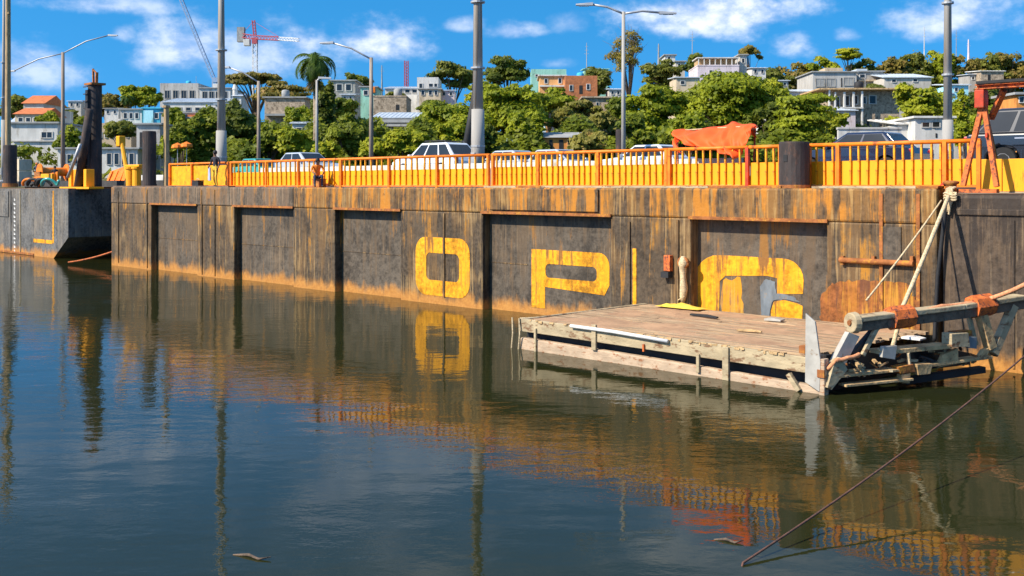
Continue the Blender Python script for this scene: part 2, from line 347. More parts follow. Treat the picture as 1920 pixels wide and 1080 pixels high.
# ------------------------------------------------------------------ pontoons
FD = .36                                           # depth of the recessed bays
DECK = 4.2
def rrect(x0, x1, z0, z1, r, corners='abcd', n=6):
    """outline of a rectangle, chosen corners rounded: a = bottom left, b = bottom right, c = top right, d = top left"""
    out = []
    for key, cx, cz, a0 in (('a', x0, z0, 180), ('b', x1, z0, 270), ('c', x1, z1, 0), ('d', x0, z1, 90)):
        if key in corners:
            ccx = cx + (r if key in 'ad' else -r); ccz = cz + (r if key in 'ab' else -r)
            out += [(ccx + r * math.cos(R(a0 + 90 * i / n)), ccz + r * math.sin(R(a0 + 90 * i / n))) for i in range(n + 1)]
        else: out.append((cx, cz))
    return out

SL, SR = -56.1, -10.95
mid = (SL + SR) / 2; off = (mid, 0, 0)
pon = broot('pontoon', 'long rusty black pontoon with recessed bays and big yellow letters', 'pontoon', mid, 0, 0)
BAYS = [(-51.5, -46.8), (-43.4, -38.6), (-35.6, -31.4), (-26.9, -21.15), (-18.15, -13.86)]
FB = 3.36
hb = MB(off); hb.box(SL, SR, FD + .35, 20, -1.0, DECK - .004)
hb.build('hull', M['hull'], pon)
xs_ = SL
ribs = []
for a, c in BAYS: ribs.append((xs_, a)); xs_ = c
ribs.append((xs_, SR))
for a, c in ribs: MB(off).box(a, c, 0, FD + .349, -1, FB).build('rib', M['hull'], pon, bevel=.05)
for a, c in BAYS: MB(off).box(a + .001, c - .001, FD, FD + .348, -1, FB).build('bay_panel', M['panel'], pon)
far = -38.6
fs = MB(off); fs.box(SL, far, -.02, FD + .35, FB + .002, DECK + .03); fs.build('fascia', M['fascia_far'], pon, bevel=.06)
fs = MB(off); fs.box(far + .004, SR, -.02, FD + .35, FB + .002, DECK + .03); fs.build('fascia', M['fascia'], pon, bevel=.06)
for a, c in BAYS: MB(off).box(a - .05, c + .05, -.07, -.021, FB - .03, FB + .06).build('fascia_lip', M['rust'], pon)
dk = MB(off); dk.box(SL, SR, FD + .36, 20, DECK, DECK + .012); dk.build('deck_plate', M['deck'], pon)
# doubler on the fascia: rounded rust-red box over the bay of the letter P
MB(off).prism(rrect(ps(915), -21.6, FB + .12, DECK - .02, .26, 'ad'), -.09, -.018).build('fender_box', M['fascia'], pon, bevel=.04)
# run of weld seams on the panels
for a, c in BAYS[:3]: MB(off).box(a + .02, c - .02, FD - .015, FD + .01, 1.62, 1.65).build('weld_seam', M['hull'], pon)
MB(off).box(BAYS[3][0] + .02, ps(990, FD), FD - .015, FD + .01, 1.62, 1.65).build('weld_seam', M['hull'], pon)
for k_, (x_, z0, z1) in enumerate([(-55.2, .2, 4.0), (-51.9, .1, 4.1), (-46.3, .1, 4.1), (-45.1, .1, 4.1), (-28.9, .3, 3.3), (-20.4, .5, 3.2), (-18.6, .8, 3.3), (-12.35, .3, 4.1), (-11.4, .3, 4.1)]):
    MB(off).box(x_ - .045, x_ + .045, -.05, .01, z0, z1).build('stiffener', M['hull'] if k_ not in (7, 8) else M['rust'], pon)
# letters
def letter(loops, d0, name='letter'): return MB(off).prism(loops, d0 - .012, d0 + .004).build(name, M['yellow_letter'], pon)
pl, pr = ps(997, FD), ps(1143, FD); pt = ph(1070, 471, FD); pb = .22
x1 = pl + .62
letter([[(pl, pb), (x1, pb), (x1, pb + .72), (pr - .2, pb + .62), (pr, pb + .95)] + rrect(pl, pr, pb, pt, .42, 'c')[2:],
        list(reversed(rrect(x1 + .02, pr - .52, pt - .92, pt - .46, .17)))], FD).__setitem__('label', 'flaking yellow letter P')
ol, or_ = -30.5, -27.55
letter([rrect(ol, or_, .3, 2.42, .55), list(reversed(rrect(ol + .6, or_ - .55, .86, 1.85, .2)))], 0)['label'] = 'yellow letter O'
cl_, cr = ps(1303, FD), ps(1507, FD); ct = ph(1400, 481, FD)
arc = [(cl_ + .85 * (1 - math.sin(R(q))), ct - .75 * (1 - math.cos(R(q)))) for q in range(90, -1, -15)]
arcr = [(cr - .6 * (1 - math.sin(R(q))), ct - .55 * (1 - math.cos(R(q)))) for q in range(0, 91, 15)]
inn = [(cr - .80, ct - .55), (cr - 1.1, ct - .5), (cl_ + 1.05, ct - .58), (cl_ + .86, ct - .75), (cl_ + .84, .55)]
letter([(cl_ + .1, .25)] + arc + arcr + [(cr - .02, ct - .92), (cr - .8, ct - .98)] + inn + [(cr - .98, .55), (cr - 1.0, .85), (cr - .9, 1.12), (cr - .6, 1.18), (cr - .2, 1.12), (cr - .03, 1.06), (cr - .05, .28)], FD)['label'] = 'worn yellow letter C'
def ragged(pts, amp, n=7):
    out = []
    for a, c in zip(pts, pts[1:] + pts[:1]):
        for k_ in range(n): u = k_ / n; out.append((a[0] + (c[0] - a[0]) * u + random.uniform(-amp, amp) * (k_ > 0), a[1] + (c[1] - a[1]) * u + random.uniform(-amp, amp) * (k_ > 0)))
    return out
MB(off).prism(ragged([(cl_ + .90, .4), (cl_ + .98, 1.6), (cl_ + 1.55, 1.72), (cl_ + 1.72, .4)], .05), FD - .008, FD + .003).build('rust_stain', M['stain'], pon)
MB(off).prism(ragged([(cr - 1.32, .4), (cr - 1.34, 1.5), (cr - 1.15, 1.72), (cr - .86, 1.66), (cr - .82, 1.34), (cr - .3, 1.3), (cr - .1, 1.16), (cr - .62, 1.2), (cr - .92, 1.14), (cr - 1.02, .86), (cr - 1.0, .45)], .025, 4), FD - .018, FD + .003).build('paint_patch', M['patch'], pon)
s_ = ps(1190); MB(off).box(s_ - .07, s_ + .07, -.012, .004, .7, ph(1190, 466)).build('painted_stripe', M['yellow_letter'], pon)
# rusty plating, pipe and hook right of the letters
MB(off).prism(ragged([(ps(1541), .3), (ps(1538), ph(1540, 560)), (ps(1560), ph(1560, 530)), (ps(1606), ph(1606, 526)), (ps(1700), ph(1700, 531)), (ps(1724), ph(1724, 575)), (ps(1722), .3)], .05, 8), -.012, .003).build('rusty_plate', M['rustpatch'], pon)
pp = MB(off); pp.tube((ps(1578), -.10, ph(1578, 487)), (ps(1716), -.10, ph(1716, 494)), .07)
for q in (1582, 1640, 1712): pp.box(ps(q) - .04, ps(q) + .04, -.1, .01, ph(q, 496), ph(q, 480))
pp.build('rusty_pipe', M['rust'], pon)
MB(off).box(ps(1655), ps(1690), -.03, .002, ph(1670, 488), ph(1670, 425)).build('doubler_plate', M['panel'], pon)
hk = MB(off); hk.box(ps(1250), ps(1262), -.16, .01, ph(1255, 508), ph(1255, 478)); hk.build('fender_bracket', M['rustorange'], pon, bevel=.02)
MB(off).box(ps(1247), ps(1261), -.22, .01, ph(1255, 520), ph(1255, 509)).build('bracket_foot', M['black'], pon)
# deck edge beam under the rails
for a, c, mt in [(-56, -44, 'deck'), (ps(905), ps(965), 'cream'), (ps(966), ps(1010), 'rust'), (ps(1011), ps(1325), 'cream'), (ps(1326), ps(1462), 'rust'), (ps(1520), ps(1715), 'cream'), (ps(1716), SR, 'rust')]:
    MB(off).box(a, c, .05, .42, DECK + .031, DECK + .09).build('deck_edge_beam', M[mt], pon)

# right-hand dark pontoon
off = (2, 0, 0)
pr_ = broot('pontoon', 'dark grey pontoon with plain flat side at the right edge, ropes hanging over it', 'pontoon', 2, 0, 0)
MB(off).box(-10.85, 15, .02, 20, -1, DECK - .1).build('hull', M['darkhull'], pr_, bevel=.1)
MB(off).box(-10.85, 15, .1, 20, DECK - .096, DECK - .07).build('deck_plate', M['deck'], pr_)
MB(off).box(-10.5, 15, -.03, .1, DECK - .6, DECK - .45).build('rubbing_strake', M['darkhull'], pr_, bevel=.02)
for x_ in (-9.2, -6.1, -3, 0): MB(off).box(x_, x_ + .05, -.01, .03, .1, 3.5).build('weld_seam', M['darkhull'], pr_)

# left pontoon with raked end
LS = -61.8; off = (-78, 0, 0)
pl_ = broot('pontoon', 'blue grey pontoon with sloping raked end at the far left', 'pontoon', -78, 0, 0)
prof = [(-96, -1), (-65.0, -1), (-63.9, 0), (LS, 1.3), (LS, DECK - .1), (-96, DECK - .1)]
MB(off).prism(prof, .03, 20).build('hull', M['lefthull'], pl_)
MB(off).box(-96, LS - .05, .06, 20, DECK - .096, DECK - .06).build('deck_plate', M['deck'], pl_)
MB(off).box(-75.5, -66.85, -.01, .028, .02, .14).build('waterline_band', M['rust'], pl_)
for px_ in (20, 38): MB(off).box(ps(px_) - .04, ps(px_) + .04, -.02, .031, .15, 4).build('stiffener', M['cream' if px_ == 38 else 'lefthull'], pl_)
MB(off).box(-75.5, ps(16), -.03, .031, 2.3, 3.95).build('fender_box', M['lefthull'], pl_, bevel=.05)
ym = MB(off); sa = ps(99); ym.box(sa - .1, sa + .1, .018, .031, ph(99, 456), 4.0); ym.box(ps(62), sa - .104, .018, .031, ph(80, 456), ph(80, 449)); ym.build('painted_stripe', M['yellow_letter'], pl_)
dm = MB(off)
for i in range(14):
    y_ = 372 + i * 8; a = ps(27); q = .16 * random.uniform(.6, 1.2); dm.box(a - q, a + q * .6, .02, .032, ph(27, y_ + 4.5), ph(27, y_ + 2)); dm.box(a - q, a - q + .08, .02, .032, ph(27, y_ + 2), ph(27, y_))
dm.build('draft_marks', M['whitepaint'], pl_)
sk = MB(off); sk.box(LS - .3, LS + 1.3, 3.0, 4.4, .9, 1.25); sk.build('fender_shelf', M['cream'], pl_, bevel=.05)

# roadway carried over the pontoons
rd = MB().box(-95, 15, 2.9, 15, DECK + .02, 4.6); ro = rd.build('road', M['asphalt']); ro.location = B(0, 0, 0); ro.rotation_euler = (0, 0, ROT)
tag(ro, 'grey roadway across the floating bridge', 'road', kind='structure')
rk = broot('road_barrier', 'low white concrete barrier behind the orange railing', 'barrier', -27, 2.6, DECK)
MB().prism([(0, 0), (.3, 0), (.22, .95), (.08, .95)], -18, 9).build('barrier_wall', M['w_white'], rk)
for ch in rk.children: ch.rotation_euler = (0, 0, R(-90)); ch.location = (0, 0, 0)
rk2 = broot('road_barrier', 'low white barrier along the far side of the roadway', 'barrier', -40, 14.6, 4.6)
MB().box(-45, 45, 0, .2, 0, .55).build('barrier_wall', M['w_white'], rk2, bevel=.03)

# ------------------------------------------------------------------ railings
def railing(label, px0, px1, posts, ptop=.76, top=1.2, d=1.0, spacing=.24, bal=True, pmat='yellow', redpost=None):
    s0, s1 = ps(px0, d), ps(px1, d); c = (s0 + s1) / 2; of = (c, d, DECK)
    r = broot('bridge_railing', label, 'railing', c, d, DECK, 'railings along the floating bridge')
    MB(of).path([(s0, d, DECK + top), (s1, d, DECK + top)], .055, 10).build('top_rail', M['orange'], r, smooth=True)
    if pmat: MB(of).box(s0, s1, d + .045, d + .06, DECK + .12, DECK + ptop).build('panel', M[pmat], r)
    MB(of).box(s0, s1, d - .05, d + .05, DECK + .06, DECK + .115).build('bottom_rail', M['orange'], r)
    for p_ in posts:
        a = ps(p_, d); MB(of).box(a - .05, a + .05, d - .065, d + .04, DECK, DECK + top).build('post', M['red'] if p_ == redpost else M['orange'], r)
    if bal:
        n = int((s1 - s0) / spacing); pro = None
        for i in range(1, n):
            a = s0 + (s1 - s0) * i / n + random.uniform(-.012, .012)
            if any(abs(a - ps(p_, d)) < .1 for p_ in posts): continue
            if pro is None:
                pro = MB().box(-.023, .023, -.02, .042, .1, top - .02).build('baluster', M['yo'], r); pro.location = (a - c, 0, 0)
            else:
                q_ = copy_part(pro, r, (a - c, 0, 0)); q_.rotation_euler = (0, R(random.gauss(0, .7)) if random.random() < .9 else R(random.choice((-2.2, 2.4))), 0)
    return r
M['yo'] = mat('orange_yellow_paint', (.86, .345, .004), .55, .2, 3.5, (.40, .12, .012), (.56, .66))
railing('long orange railing with yellow sheet panel left of the orange tarpaulin', 922, 1252, [925, 1010, 1122, 1250])
railing('orange railing with gaps between yellow bars under the tarpaulin', 1254, 1402, [1256, 1402], redpost=1402)
railing('short orange railing between red post and thick black pile', 1405, 1466, [1464])
railing('orange railing with yellow sheet right of the thick black pile', 1516, 1838, [1518, 1572, 1772, 1836])
railing('orange railing far along the bridge behind the parked hatchback and white off-roader', 432, 918, [434, 500, 560, 640, 730, 820, 916], ptop=.72, spacing=.36)
railing('far orange panelled railing beside the walking person', 318, 429, [319, 360, 428], ptop=1.1, bal=False, pmat='yo')
yw = broot('parapet_wall', 'plain yellow sheet parapet in front of the black off-roader', 'parapet', ps(1880, .95), .95, DECK - .06)
c_ = ps(1880, .95)
for i, (a, e) in enumerate([(ps(1841, .95), c_ - .01), (c_ + .01, 2), (2.02, 9)]): MB().box(a - c_, e - c_, -.03, .03, .02, .80).build('sheet', M['yellow'], yw, bevel=.008)
MB().box(ps(1841, .95) - c_, 12, -.06, .06, -.02, .015).build('bottom_rail', M['cream'], yw)

# ------------------------------------------------------------------ piles, posts and lamp posts
def pile(label, px, ytop, wpx, d, extra=None, h0=DECK, mt='pile', cat='pile', name='steel_pile', n=20):
    Z = pZ(px, d); r_ = wpx * Z / F / 2; h1 = ph(px, ytop, d)
    r = broot(name, label, cat, ps(px, d), d, h0, 'steel piles holding the pontoons' if name == 'steel_pile' else None)
    MB().lathe([(r_, 0), (r_, h1 - h0 - .05), (r_ * .97, h1 - h0)], n).build('shaft', M[mt], r, smooth=False)
    return r, r_, h1 - h0
r, q, hh = pile('thick black pile standing in front of the railing right of the tarpaulin', 1489, 266, 56, .5)
MB().box(-.09, .03, -q - .012, -q + .05, hh * .58, hh * .72).build('lifting_eye', M['black'], r)
MB().lathe([(q * 1.06, 0), (q * 1.06, .12)], 20).build('collar', M['rust'], r)
r, q, hh = pile('black pile standing alone at the near end of the far railing', 280, 246, 25, .8)
MB().lathe([(q * 1.1, 0), (q * 1.1, .18)], 20).build('collar', M['pile'], r)
r, q, hh = pile('tallest black pile with ladder-like head at the pontoon gap', 178, 160, 25, 1.6)
hd = MB(); hd.box(-q * 1.3, q * 1.3, -q * 1.1, q * 1.1, hh, hh + .12); hd.bar((-.2, 0, hh + .1), (-.25, 0, hh + 1.0), .1); hd.bar((.2, 0, hh + .1), (.25, 0, hh + .75), .14); hd.bar((-.25, 0, hh + .95), (.22, 0, hh + .7), .07)
hd.build('head_frame', M['rust'], r)
MB().box(-.16, .16, -q - .12, -q + .02, .2, hh - .3).build('guide_rail', M['black'], r)
ld = MB()
for i in range(14): ld.box(-.28, .28, -q - .2, -q - .13, .4 + i * .42, .45 + i * .42)
ld.build('rung', M['pile'], r)
br = broot('diagonal_brace', 'black diagonal strut leaning against the tallest pile', 'brace', ps(147, .9), .9, DECK)
p1 = Vector(P(168, 205, .9)) - Vector((ps(147, .9), .9, DECK))
MB().path([(0, 0, 0), tuple(p1)], [.27, .22], 12).build('strut', M['pile'], br, smooth=True)
MB().path([(-.25, -.5, .6), (p1.x * .8, -.4, p1.z * .55)], .1, 10).build('hydraulic_rod', M['galv'], br, smooth=True)
r, q, hh = pile('thick dark pile at the left edge below the tall grey mast', 19, 272, 24, 1.2)
MB().lathe([(q * 1.15, 0), (q * 1.15, .25)], 20).build('collar', M['rust'], r)
pile('small black pile top beyond the railing beside the double-arm lamp', 1163, 243, 17, 18)
ln = broot('leaning_pile', 'black pole leaning beside the tall mast above the white off-roader', 'pole', ps(864, 13), 13, 4.6)
p1 = Vector(P(893, 168, 13)) - Vector((ps(864, 13), 13, 4.6))
MB().path([(0, 0, 0), tuple(p1)], [.24, .2], 12).build('shaft', M['black'], ln, smooth=True)
MB().path([tuple(p1), tuple(p1 + Vector((.05, 0, .28)))], [.26, .26], 12).build('cap', M['black'], ln)

def mast(label, px, d, wb, ysleeve, hbase=4.6, top=19):
    Z = pZ(px, d); rb = wb * Z / F / 2
    r = broot('lamp_mast', label, 'mast', ps(px, d), d, hbase, 'tall grey masts on the bridge'); hs_ = ph(px, ysleeve, d) - hbase
    MB().lathe([(rb * 1.02, 0), (rb * .92, hs_)], 14).build('sleeve', M['concrete'], r, smooth=True)
    MB().lathe([(rb * .76, hs_ + .001), (rb * .36, top - hbase)], 14).build('shaft', M['mastshaft'], r, smooth=True)
    MB().lathe([(rb * 1.7, 0), (rb * 1.7, .06), (rb * 1.1, .1)], 14).build('base_plate', M['galv'], r)
    MB().box(-rb * .4, rb * .4, -rb * 1.06, -rb * .8, .5, 1.0).build('hatch', M['galv'], r)
    for z_ in (hs_ * .45, hs_ + 1.6, hs_ + 4.2): MB().lathe([(rb * 1.04, z_), (rb * 1.04, z_ + .07)], 14).build('band', M['galv'], r)
    lh = MB()
    for sg in (-1, 1): lh.path([(0, 0, top - hbase), (sg * 1.0, 0, top - hbase + .4), (sg * 2.2, 0, top - hbase + .5)], .05, 8)
    lh.build('arm', M['galv'], r)
    for sg in (-1, 1): MB().box(sg * 2.5 - .35, sg * 2.5 + .35, -.14, .14, top - hbase + .42, top - hbase + .56).build('lamp_head', M['galv'], r, bevel=.04)
mast('tall mast in the centre rising beside the black leaning pole', 896, 3.4, 26, 205)
mast('tall mast standing beside the walking person', 415, 3.4, 21, 245)
mast('tall mast in front of the white modern building', 1777, 13, 21, 225)
mast('tall mast cut by the left edge above the dark pile', 7, 3.6, 10, 225)
tp = broot('timber_post', 'brown timber post standing tight beside the left edge mast', 'post', ps(15, 2.2), 2.2, DECK)
MB().lathe([(.2, 0), (.17, 14)], 10).build('shaft', M['wood'], tp)
MB().box(-.3, .3, -.08, .08, 12.0, 12.12).build('crossarm', M['wood'], tp)
tp = broot('timber_post', 'tan timber post at the end of the far railing', 'post', ps(312, 1.5), 1.5, DECK)
MB().lathe([(.17, 0), (.13, ph(312, 200, 1.5) - DECK)], 10).build('shaft', M['wood'], tp)
MB().lathe([(.2, ph(312, 202, 1.5) - DECK), (.2, ph(312, 198, 1.5) - DECK)], 10).build('cap', M['wood'], tp)

def lamp(label, px, d, ytop, wpx, arms, mt='polebrown', hb_=4.6):
    Z = pZ(px, d); r_ = wpx * Z / F / 2; c = Vector((ps(px, d), d, hb_)); h = ph(px, ytop, d) - hb_
    r = root('street_lamp', label, 'street lamp', B(*c), 0, 'street lamps on the bridge')      # arms spread across the view, so no bridge turn
    MB().lathe([(r_, 0), (r_ * .7, h)], 12).build('pole', M[mt], r, smooth=True)
    MB().lathe([(r_ * 1.6, 0), (r_ * 1.6, .08)], 12).build('base_plate', M['galv'], r)
    for (ax, ay) in arms:
        e = Vector((at(ax, Z) - at(px, Z), 0, hz(ay, Z) - hb_)); s0 = Vector((0, 0, h - .1)); m_ = s0.lerp(e, .5) + Vector((0, 0, (e - s0).length * .06))
        MB().path([s0, s0.lerp(m_, .5), m_, e], .055, 8).build('arm', M['galv'], r, smooth=True)
        sg = 1 if e.x > 0 else -1
        hd_ = MB().hexa([(e.x - sg * .1, -.12, e.z - .07), (e.x - sg * .1, .12, e.z - .07), (e.x + sg * .75, .12, e.z - .06), (e.x + sg * .75, -.12, e.z - .06), (e.x - sg * .1, -.09, e.z + .08), (e.x - sg * .1, .09, e.z + .08), (e.x + sg * .75, .07, e.z + .02), (e.x + sg * .75, -.07, e.z + .02)]).build('lamp_head', M['galv'], r)
        MB().box(min(e.x + sg * .1, e.x + sg * .6), max(e.x + sg * .1, e.x + sg * .6), -.08, .08, e.z - .1, e.z - .066).build('lens', M['lampglass'], hd_)
lamp('brown street lamp with one long arm reaching left over the palm', 696, 16, 108, 9, [(622, 80)])
lamp('brown street lamp below the red crane', 485, 16, 152, 8, [(428, 126)])
lamp('slim white street lamp with double arms before the bare tree', 1169, 16, 22, 9, [(1108, 8), (1240, 24)], mt='concrete')
lamp('street lamp with two upswept arms near the left pile', 118, 14, 98, 8, [(205, 66), (26, 133)])
lamp('thin grey pole in front of the palm trunk', 594, 15, 150, 6, [(600, 146)], mt='concrete')

# ------------------------------------------------------------------ tarp, trestle, ropes
def sheet(name, top, bot, nu, dmat, thick=.012, parent=None, fold=.12):
    """cloth stretched between two edge polylines given as (s, d, h)"""
    def ev(pl, u):
        x = u * (len(pl) - 1); i = min(int(x), len(pl) - 2); return Vector(pl[i]).lerp(Vector(pl[i + 1]), x - i)
    nv_ = 12; vs = []; fs_ = []
    for i in range(nu + 1):
        for j in range(nv_ + 1):
            u = i / nu; v = j / nv_; p_ = ev(top, u).lerp(ev(bot, u), v)
            p_.y += fold * (math.sin(u * 15 + v * 3) * .6 + math.sin(u * 37 - v * 6) * .4 + .3 * math.sin(u * 61 + v * 9)) * (.35 + v) - .25 * math.sin(v * math.pi)
            p_.z += .03 * math.sin(u * 22 + v * 7)
            vs.append(p_)
    for i in range(nu):
        for j in range(nv_): a = i * (nv_ + 1) + j; fs_.append((a, a + 1, a + nv_ + 2, a + nv_ + 1))
    mb = MB(dmat[1]); mb.add(vs, fs_); o = mb.build(name, dmat[0], parent, smooth=True)
    sm = o.modifiers.new('solid', 'SOLIDIFY'); sm.thickness = thick
    return o
of = (ps(1345, 1.5), 1.5, DECK)
tr = broot('tarpaulin', 'bright orange tarpaulin slung over the railing on thin poles', 'tarpaulin', *of)
sheet('cloth', [P(1267, 243, 2.0), P(1300, 243, 2.1), P(1345, 238, 2.2), P(1372, 229, 2.4), P(1395, 231, 2.2), P(1420, 235, 1.9)],
      [P(1268, 262, 1.5), P(1295, 272, 1.2), P(1330, 282, 1.0), P(1360, 287, .9), P(1378, 298, .85), P(1402, 262, 1.2), P(1419, 240, 1.7)], 90, (M['tarp'], of), parent=tr)
sheet('hanging_flap', [P(1268, 256, 1.7), P(1276, 262, 1.7)], [P(1272, 284, 1.3), P(1280, 288, 1.3)], 4, (M['tarp'], of), parent=tr, fold=.05)
sheet('hanging_flap', [P(1413, 236, 1.8), P(1421, 236, 1.8)], [P(1415, 256, 1.8), P(1420, 257, 1.8)], 4, (M['tarp'], of), parent=tr, fold=.04)
MB(of).path([(ps(1272, 1.9), 1.9, DECK), P(1270, 246, 1.9)], .03, 8).build('pole', M['rustorange'], tr)
MB(of).path([(ps(1412, 1.9), 1.9, DECK), P(1416, 237, 1.9)], .03, 8).build('pole', M['red'], tr)
MB(of).path([P(1267, 245, 2.0), P(1345, 240, 2.15), P(1420, 236, 1.9)], .02, 6).build('ridge_rope', M['rope'], tr)

of = (ps(1838, .5), .5, DECK)
tf_ = broot('trestle', 'rusty orange A-frame trestle carrying a long beam at the right edge', 'trestle', *of)
apx = P(1841, 200, .5)
MB(of).bar(apx, P(1806, 348, .3), .11).build('leg', M['rustorange'], tf_)
MB(of).bar((apx[0] + .06, .5, apx[2]), P(1869, 350, .3), .11).build('leg', M['rustorange'], tf_)
MB(of).bar((apx[0], .62, apx[2]), (apx[0] - .2, 2.3, DECK), .1).build('leg', M['rust'], tf_)
MB(of).box(ps(1832, .5), ps(1850, .5), .32, .62, ph(1841, 203, .5), ph(1841, 169, .5)).build('head_box', M['red'], tf_, bevel=.02)
be = MB(of); z0 = ph(1841, 168, .5); be.box(ps(1833, .5), -1, .33, .61, z0 + .09, z0 + .12); be.box(ps(1833, .5), -1, .45, .49, z0 + .022, z0 + .089); be.box(ps(1833, .5), -1, .33, .61, z0 + .0, z0 + .02); be.build('beam', M['rustorange'], tf_)
MB(of).box(ps(1836, .5), -1, .30, .64, z0 + .123, z0 + .19).build('timber', M['black'], tf_)
MB(of).bar(P(1882, 169, .55), P(1858, 222, .9), .12).build('brace', M['rustorange'], tf_)
MB(of).box(ps(1800, .2), ps(1871, .2), .12, .3, DECK - .068, DECK + .02).build('base_beam', M['rustorange'], tf_)
MB(of).bar((-1.2, .5, z0), (-.6, .3, DECK - .05), .11).build('leg', M['rustorange'], tf_)
MB(of).box(ps(1853, .5), ps(1857, .5), .3, .5, ph(1855, 258, .5), ph(1855, 250, .5)).build('reflector', M['red'], tf_)

bo = broot('bollard', 'steel bollard wound with pale rope at the deck edge', 'bollard', ps(1783, .25), .25, DECK)
MB().lathe([(.16, -.09), (.13, 0), (.13, .12), (.19, .15), (.19, .2), (.1, .22)], 14).build('post', M['rust'], bo, smooth=True)
of = (ps(1785, 0), 0, DECK)
rb = broot('rope_bundle', 'frayed pale rope bundle hanging from the bollard', 'rope', *of)
bd = MB(of)
for i in range(9):
    a = random.uniform(-.1, .12); q = random.uniform(.25, .62)
    bd.path([(of[0] + a, .1, DECK + .06), (of[0] + a - .02, -.06, DECK + .02), (of[0] + a * 1.3, -.09, DECK - q * .5), (of[0] + a * .8 - .05, -.08, DECK - q)], .026, 6)
bd.build('strands', M['rope'], rb)
bd = MB(of)
for k_ in range(3): bd.path([(of[0] + .14 * math.cos(q), -.1 + .05 * math.sin(q), DECK - .1 - k_ * .06 + .03 * math.sin(2 * q)) for q in np.linspace(0, 6.28, 14)], .028, 6)
bd.build('coil', M['rope'], rb)
rg = broot('rag', 'small red rag lying on the deck edge by the bollard', 'rag', ps(1776, .3), .3, DECK + .09)
MB().add([(-.16, -.1, 0), (0, -.14, .05), (.16, -.08, 0), (-.14, .02, .07), (.02, 0, .12), (.17, .03, .05), (-.12, .12, 0), (.03, .14, .06), (.15, .1, 0)], [(0, 1, 4, 3), (1, 2, 5, 4), (3, 4, 7, 6), (4, 5, 8, 7)]).build('cloth', M['cl_red'], rg, smooth=True).modifiers.new('solid', 'SOLIDIFY').thickness = .01

def rope(name, label, pts, r_, mt, sag=0, n=16, group=None):
    """a rope through world points, sagging between them"""
    out = []
    for a, c in zip(pts, pts[1:]):
        a = Vector(a); c = Vector(c)
        for i in range(n): u = i / n; q = a.lerp(c, u); q.z -= sag * 4 * u * (1 - u); out.append(q)
    out.append(Vector(pts[-1])); o0 = out[0].copy()
    mb = MB(o0); mb.path(out, r_, 7); o = mb.build(name, M[mt], smooth=True); o.location = o0
    return tag(o, label, 'rope', group)

# ------------------------------------------------------------------ floating work platform with wrecked end frame
A0, A1, DD = -19.75, -11.05, -5.44                 # along, and how far out from the hull
off = ((A0 + A1) / 2, DD / 2, 0)
pf = broot('work_platform', 'long low floating platform with dusty plank deck and flaking cream side', 'platform', *off)
TH = .77
MB(off).box(A0, A1, DD + .3, -.06, -.35, .42).build('float', M['black'], pf)
dkb = MB(off); npl = 24
for i in range(npl):
    y0 = DD + .16 + (-.1 - DD - .16) * i / npl; y1 = DD + .16 + (-.1 - DD - .16) * (i + 1) / npl
    x0_ = A0 + .05 + random.uniform(0, .12); xe = A1 - random.uniform(.0, .45); cut = random.uniform(A0 + 2, A1 - 2); z_ = TH + random.uniform(-.012, .012)
    dkb.box(x0_, cut - .01, y0 + .012, y1 - .012, TH - .06, z_); dkb.box(cut + .01, xe, y0 + .012, y1 - .012, TH - .06, TH + random.uniform(-.012, .012))
dkb.build('plank_deck', M['planks'], pf)
dt = MB(off); NX, NY = 46, 26; g = {}
vs = []
for i in range(NX + 1):
    for j in range(NY + 1):
        x_ = A0 + .08 + (A1 - A0 - .55) * i / NX; y_ = DD + .2 + (-.15 - DD - .2) * j / NY
        e = min(i, NX - i, j, NY - j) / 4
        vs.append((x_, y_, TH - .012 + min(e, 1) * .014 + .016 * math.sin(i * .37 + 1.2 * math.sin(j * .33)) * math.cos(j * .41 + i * .13) + random.uniform(-.007, .007)))
dt.add(vs, [(i * (NY + 1) + j, (i + 1) * (NY + 1) + j, (i + 1) * (NY + 1) + j + 1, i * (NY + 1) + j + 1) for i in range(NX) for j in range(NY)])
dt.build('dirt_layer', mat('trodden_dirt', (.42, .25, .14), .95, .18, 1.3, (.3, .17, .10), (.5, .7), bump=.4), pf, smooth=True)
MB(off).prism([(A0, .47), (A1, .40), (A1, .72), (A0 + 6, .77), (A0, .80)], DD, DD + .12).build('side_beam', M['cream'], pf, bevel=.012)
MB(off).prism([(A0 + .03, -.2), (A1, -.2), (A1, .15), (A0 + 4, .25), (A0 + .03, .3)], DD + .01, DD + .2).build('lower_beam', M['pinkcream'], pf, bevel=.03)
MB(off).box(A0, A0 + .12, DD + .122, -.1, .45, .79).build('end_beam', M['cream'], pf, bevel=.012)
MB(off).box(A0 + .04, A0 + .16, DD + .21, -.1, -.2, .27).build('lower_beam', M['pinkcream'], pf, bevel=.02)
